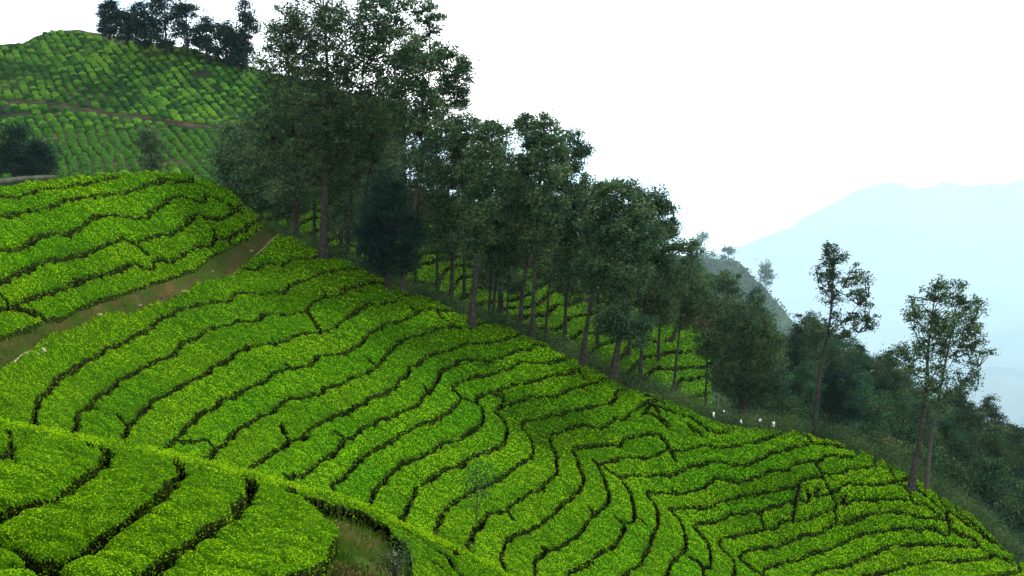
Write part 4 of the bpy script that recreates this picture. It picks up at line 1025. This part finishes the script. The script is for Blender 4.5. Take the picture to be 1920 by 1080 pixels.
strip('stone_wall', [(-60, 347), (0, 340), (40, 335), (70, 333), (105, 332)], slope, 0.3, 0.25, -0.15, m_grey, 'low grey stone wall along the top left of the knoll', 'wall')

def box(c, sx, sy, sz):
    V = [(x * sx / 2, y * sy / 2, z * sz) for x in (-1, 1) for y in (-1, 1) for z in (0, 1)]
    F = [(0, 1, 3, 2), (4, 6, 7, 5), (0, 4, 5, 1), (2, 3, 7, 6), (0, 2, 6, 4), (1, 5, 7, 3)]
    return np.array(V) + c, np.array(F)
def marker(px, py, wpx, hpx, lb, tilt=0.0, D=76, mark=False):
    D = float(slope.D(px, ytop(px) + 2)) + 0.3; m_ = D / FPX; base = at(px, py + hpx / 2, D)
    e = bpy.data.objects.new('marker_board', None); C.objects.link(e); e.location = base; e.rotation_euler = (0, tilt, rng.uniform(-.3, .3)); tag(e, lb, 'marker board')
    w_, h_ = wpx * m_ * .85, hpx * m_ * .95
    V, F = box(np.array([0, 0, 0]), w_, 0.04, h_); b = link('board', npmesh('board', V, F, m_white, False), e)
    V, F = box(np.array([0, 0.045, -0.7]), 0.05, 0.05, 0.7 + h_ * .7); link('post', npmesh('post', V, F, m_bark, False), e)
    if mark:
        V, F = box(np.array([0.02, -0.024, h_ * .25]), w_ * .35, 0.006, h_ * .12); link('dark_mark', npmesh('dark_mark', V, F, m_grey, False), e)
        V, F = box(np.array([-0.03, -0.024, h_ * .6]), w_ * .3, 0.006, h_ * .1); link('dark_mark', npmesh('dark_mark', V, F, m_grey, False), e)
marker(1450, 795, 6.5, 11, 'largest white board, at the right end of the row of white markers', D=74, mark=True)
marker(1425, 788, 6, 6, 'small square white board next to the largest one')
marker(1391, 790, 3.5, 9, 'narrow white board tilted to one side', tilt=-0.35, D=75)
marker(1338, 777, 4, 10, 'narrow upright white board at the left end of the markers', D=74)
marker(1357, 771, 3, 4, 'tiniest white board, up behind the left marker')
v, f = tube([at(1347, 762, 80) + (0, 0, z_) for z_ in (-.6, 0, .5, 1.0)], [.045, .04, .035, .02], 7)
o = link('dead_stump', npmesh('dead_stump', v, f, m_twig)); tag(o, 'pale thin dead stump standing above the white markers', 'stump')
# reddish dry bush by the markers
def shrub(px, py, D, hpx, wpx, n, lsize, mat, lb, cat='shrub', twigs=5, name='shrub', dense=0.4):
    m_ = D / FPX; base = at(px, py, D)
    e = bpy.data.objects.new(name, None); C.objects.link(e); e.location = base; tag(e, lb, cat)
    VV, FF, off = [], [], 0; r = rng; tips = []
    for k in range(twigs):
        tip = np.array([r.uniform(-.5, .5) * wpx * m_, r.uniform(-.3, .3) * wpx * m_, hpx * m_ * r.uniform(.6, 1)])
        v, f = tube([(0, 0, -.4), tip * .5 + r.normal(0, .02, 3), tip], [.009, .006, .003], 4); VV.append(v); FF.append(f + off); off += len(v); tips.append(tip)
    link('stem', npmesh('stem', np.vstack(VV), np.vstack(FF), m_bark), e)
    t = np.array(tips)[r.integers(0, twigs, n)] * r.uniform(.35, 1.0, (n, 1)) + r.normal(0, dense * wpx * m_ * .25, (n, 3))
    LV, LF = leaf_quads(t, r.normal(0, 1, (n, 3)), np.full(n, lsize), .45, .9); link('leaves', npmesh('leaves', LV, LF, mat, False), e)
m_litter = M('leaf_litter', [(0.02, 0.014, 0.007), (0.06, 0.035, 0.018)], scale=2, island=.5)
m_dry = M('dry_leaf', [(0.10, 0.05, 0.025), (0.22, 0.12, 0.06)], scale=2, island=.5)
m_pale = M('pale_bloom', [(0.10, 0.12, 0.06), (0.22, 0.2, 0.14)], scale=2, island=.5)
shrub(1406, 800, 76, 17, 26, 260, .12, m_dry, 'dry reddish-brown bush between the white markers')
shrub(893, 962, 46, 112, 52, 700, .085, m_tree_dark, 'slender dark sapling growing up through the tea rows', 'sapling', 7, 'sapling', .9)
shrub(736, 1085, 18.3, 68, 62, 900, .05, m_under, 'dark weedy shrub at the edge of the grassy hollow', twigs=9, dense=1.0)
shrub(738, 1060, 18.0, 38, 30, 60, .035, m_pale, 'pale flowering weed topping the dark shrub by the hollow', twigs=6)
shrub(432, 990, 17.0, 26, 26, 70, .04, m_leaf, 'pale twiggy weed poking out of the third gap on the near mound', twigs=7)
shrub(500, 1040, 15.6, 24, 22, 60, .04, m_leaf, 'pale shoots sprouting from the biggest near hedge', twigs=5)
scatter('dead_leaves', at(np.array([655., 648, 640, 630, 610, 590]), np.array([1045., 1060, 1075, 1085, 1090, 1088]), np.array([16.2, 16, 15.8, 15.6, 15.4, 15.3])) - (0, 0, .35), 2500, .05, (.28, .28, .05), m_litter, 'brown fallen leaves at the foot of the biggest near hedge', 'leaf litter', hgt=.05)

# ------------------------------------------------------------------ air
hz = bpy.data.materials.new('haze_air'); hz.use_nodes = True
t = hz.node_tree
for n in list(t.nodes):
    if n.type == 'BSDF_PRINCIPLED': t.nodes.remove(n)
pvn = t.nodes.new('ShaderNodeVolumePrincipled'); pvn.inputs['Density'].default_value = 0.000033
pvn.inputs['Color'].default_value = (0.63, 0.83, 0.95, 1)
pvn.inputs['Anisotropy'].default_value = 0.1
t.links.new(pvn.outputs[0], t.nodes['Material Output'].inputs['Volume'])
V, F = box(np.array([0, 0, 0]), 1, 1, 1)
V = V * (68000, 45000, 5250) + (0, 19300, -5200)
o = link('haze', npmesh('haze', V, F, hz, False)); tag(o, 'pale blue air over the valley', 'haze', kind='stuff')
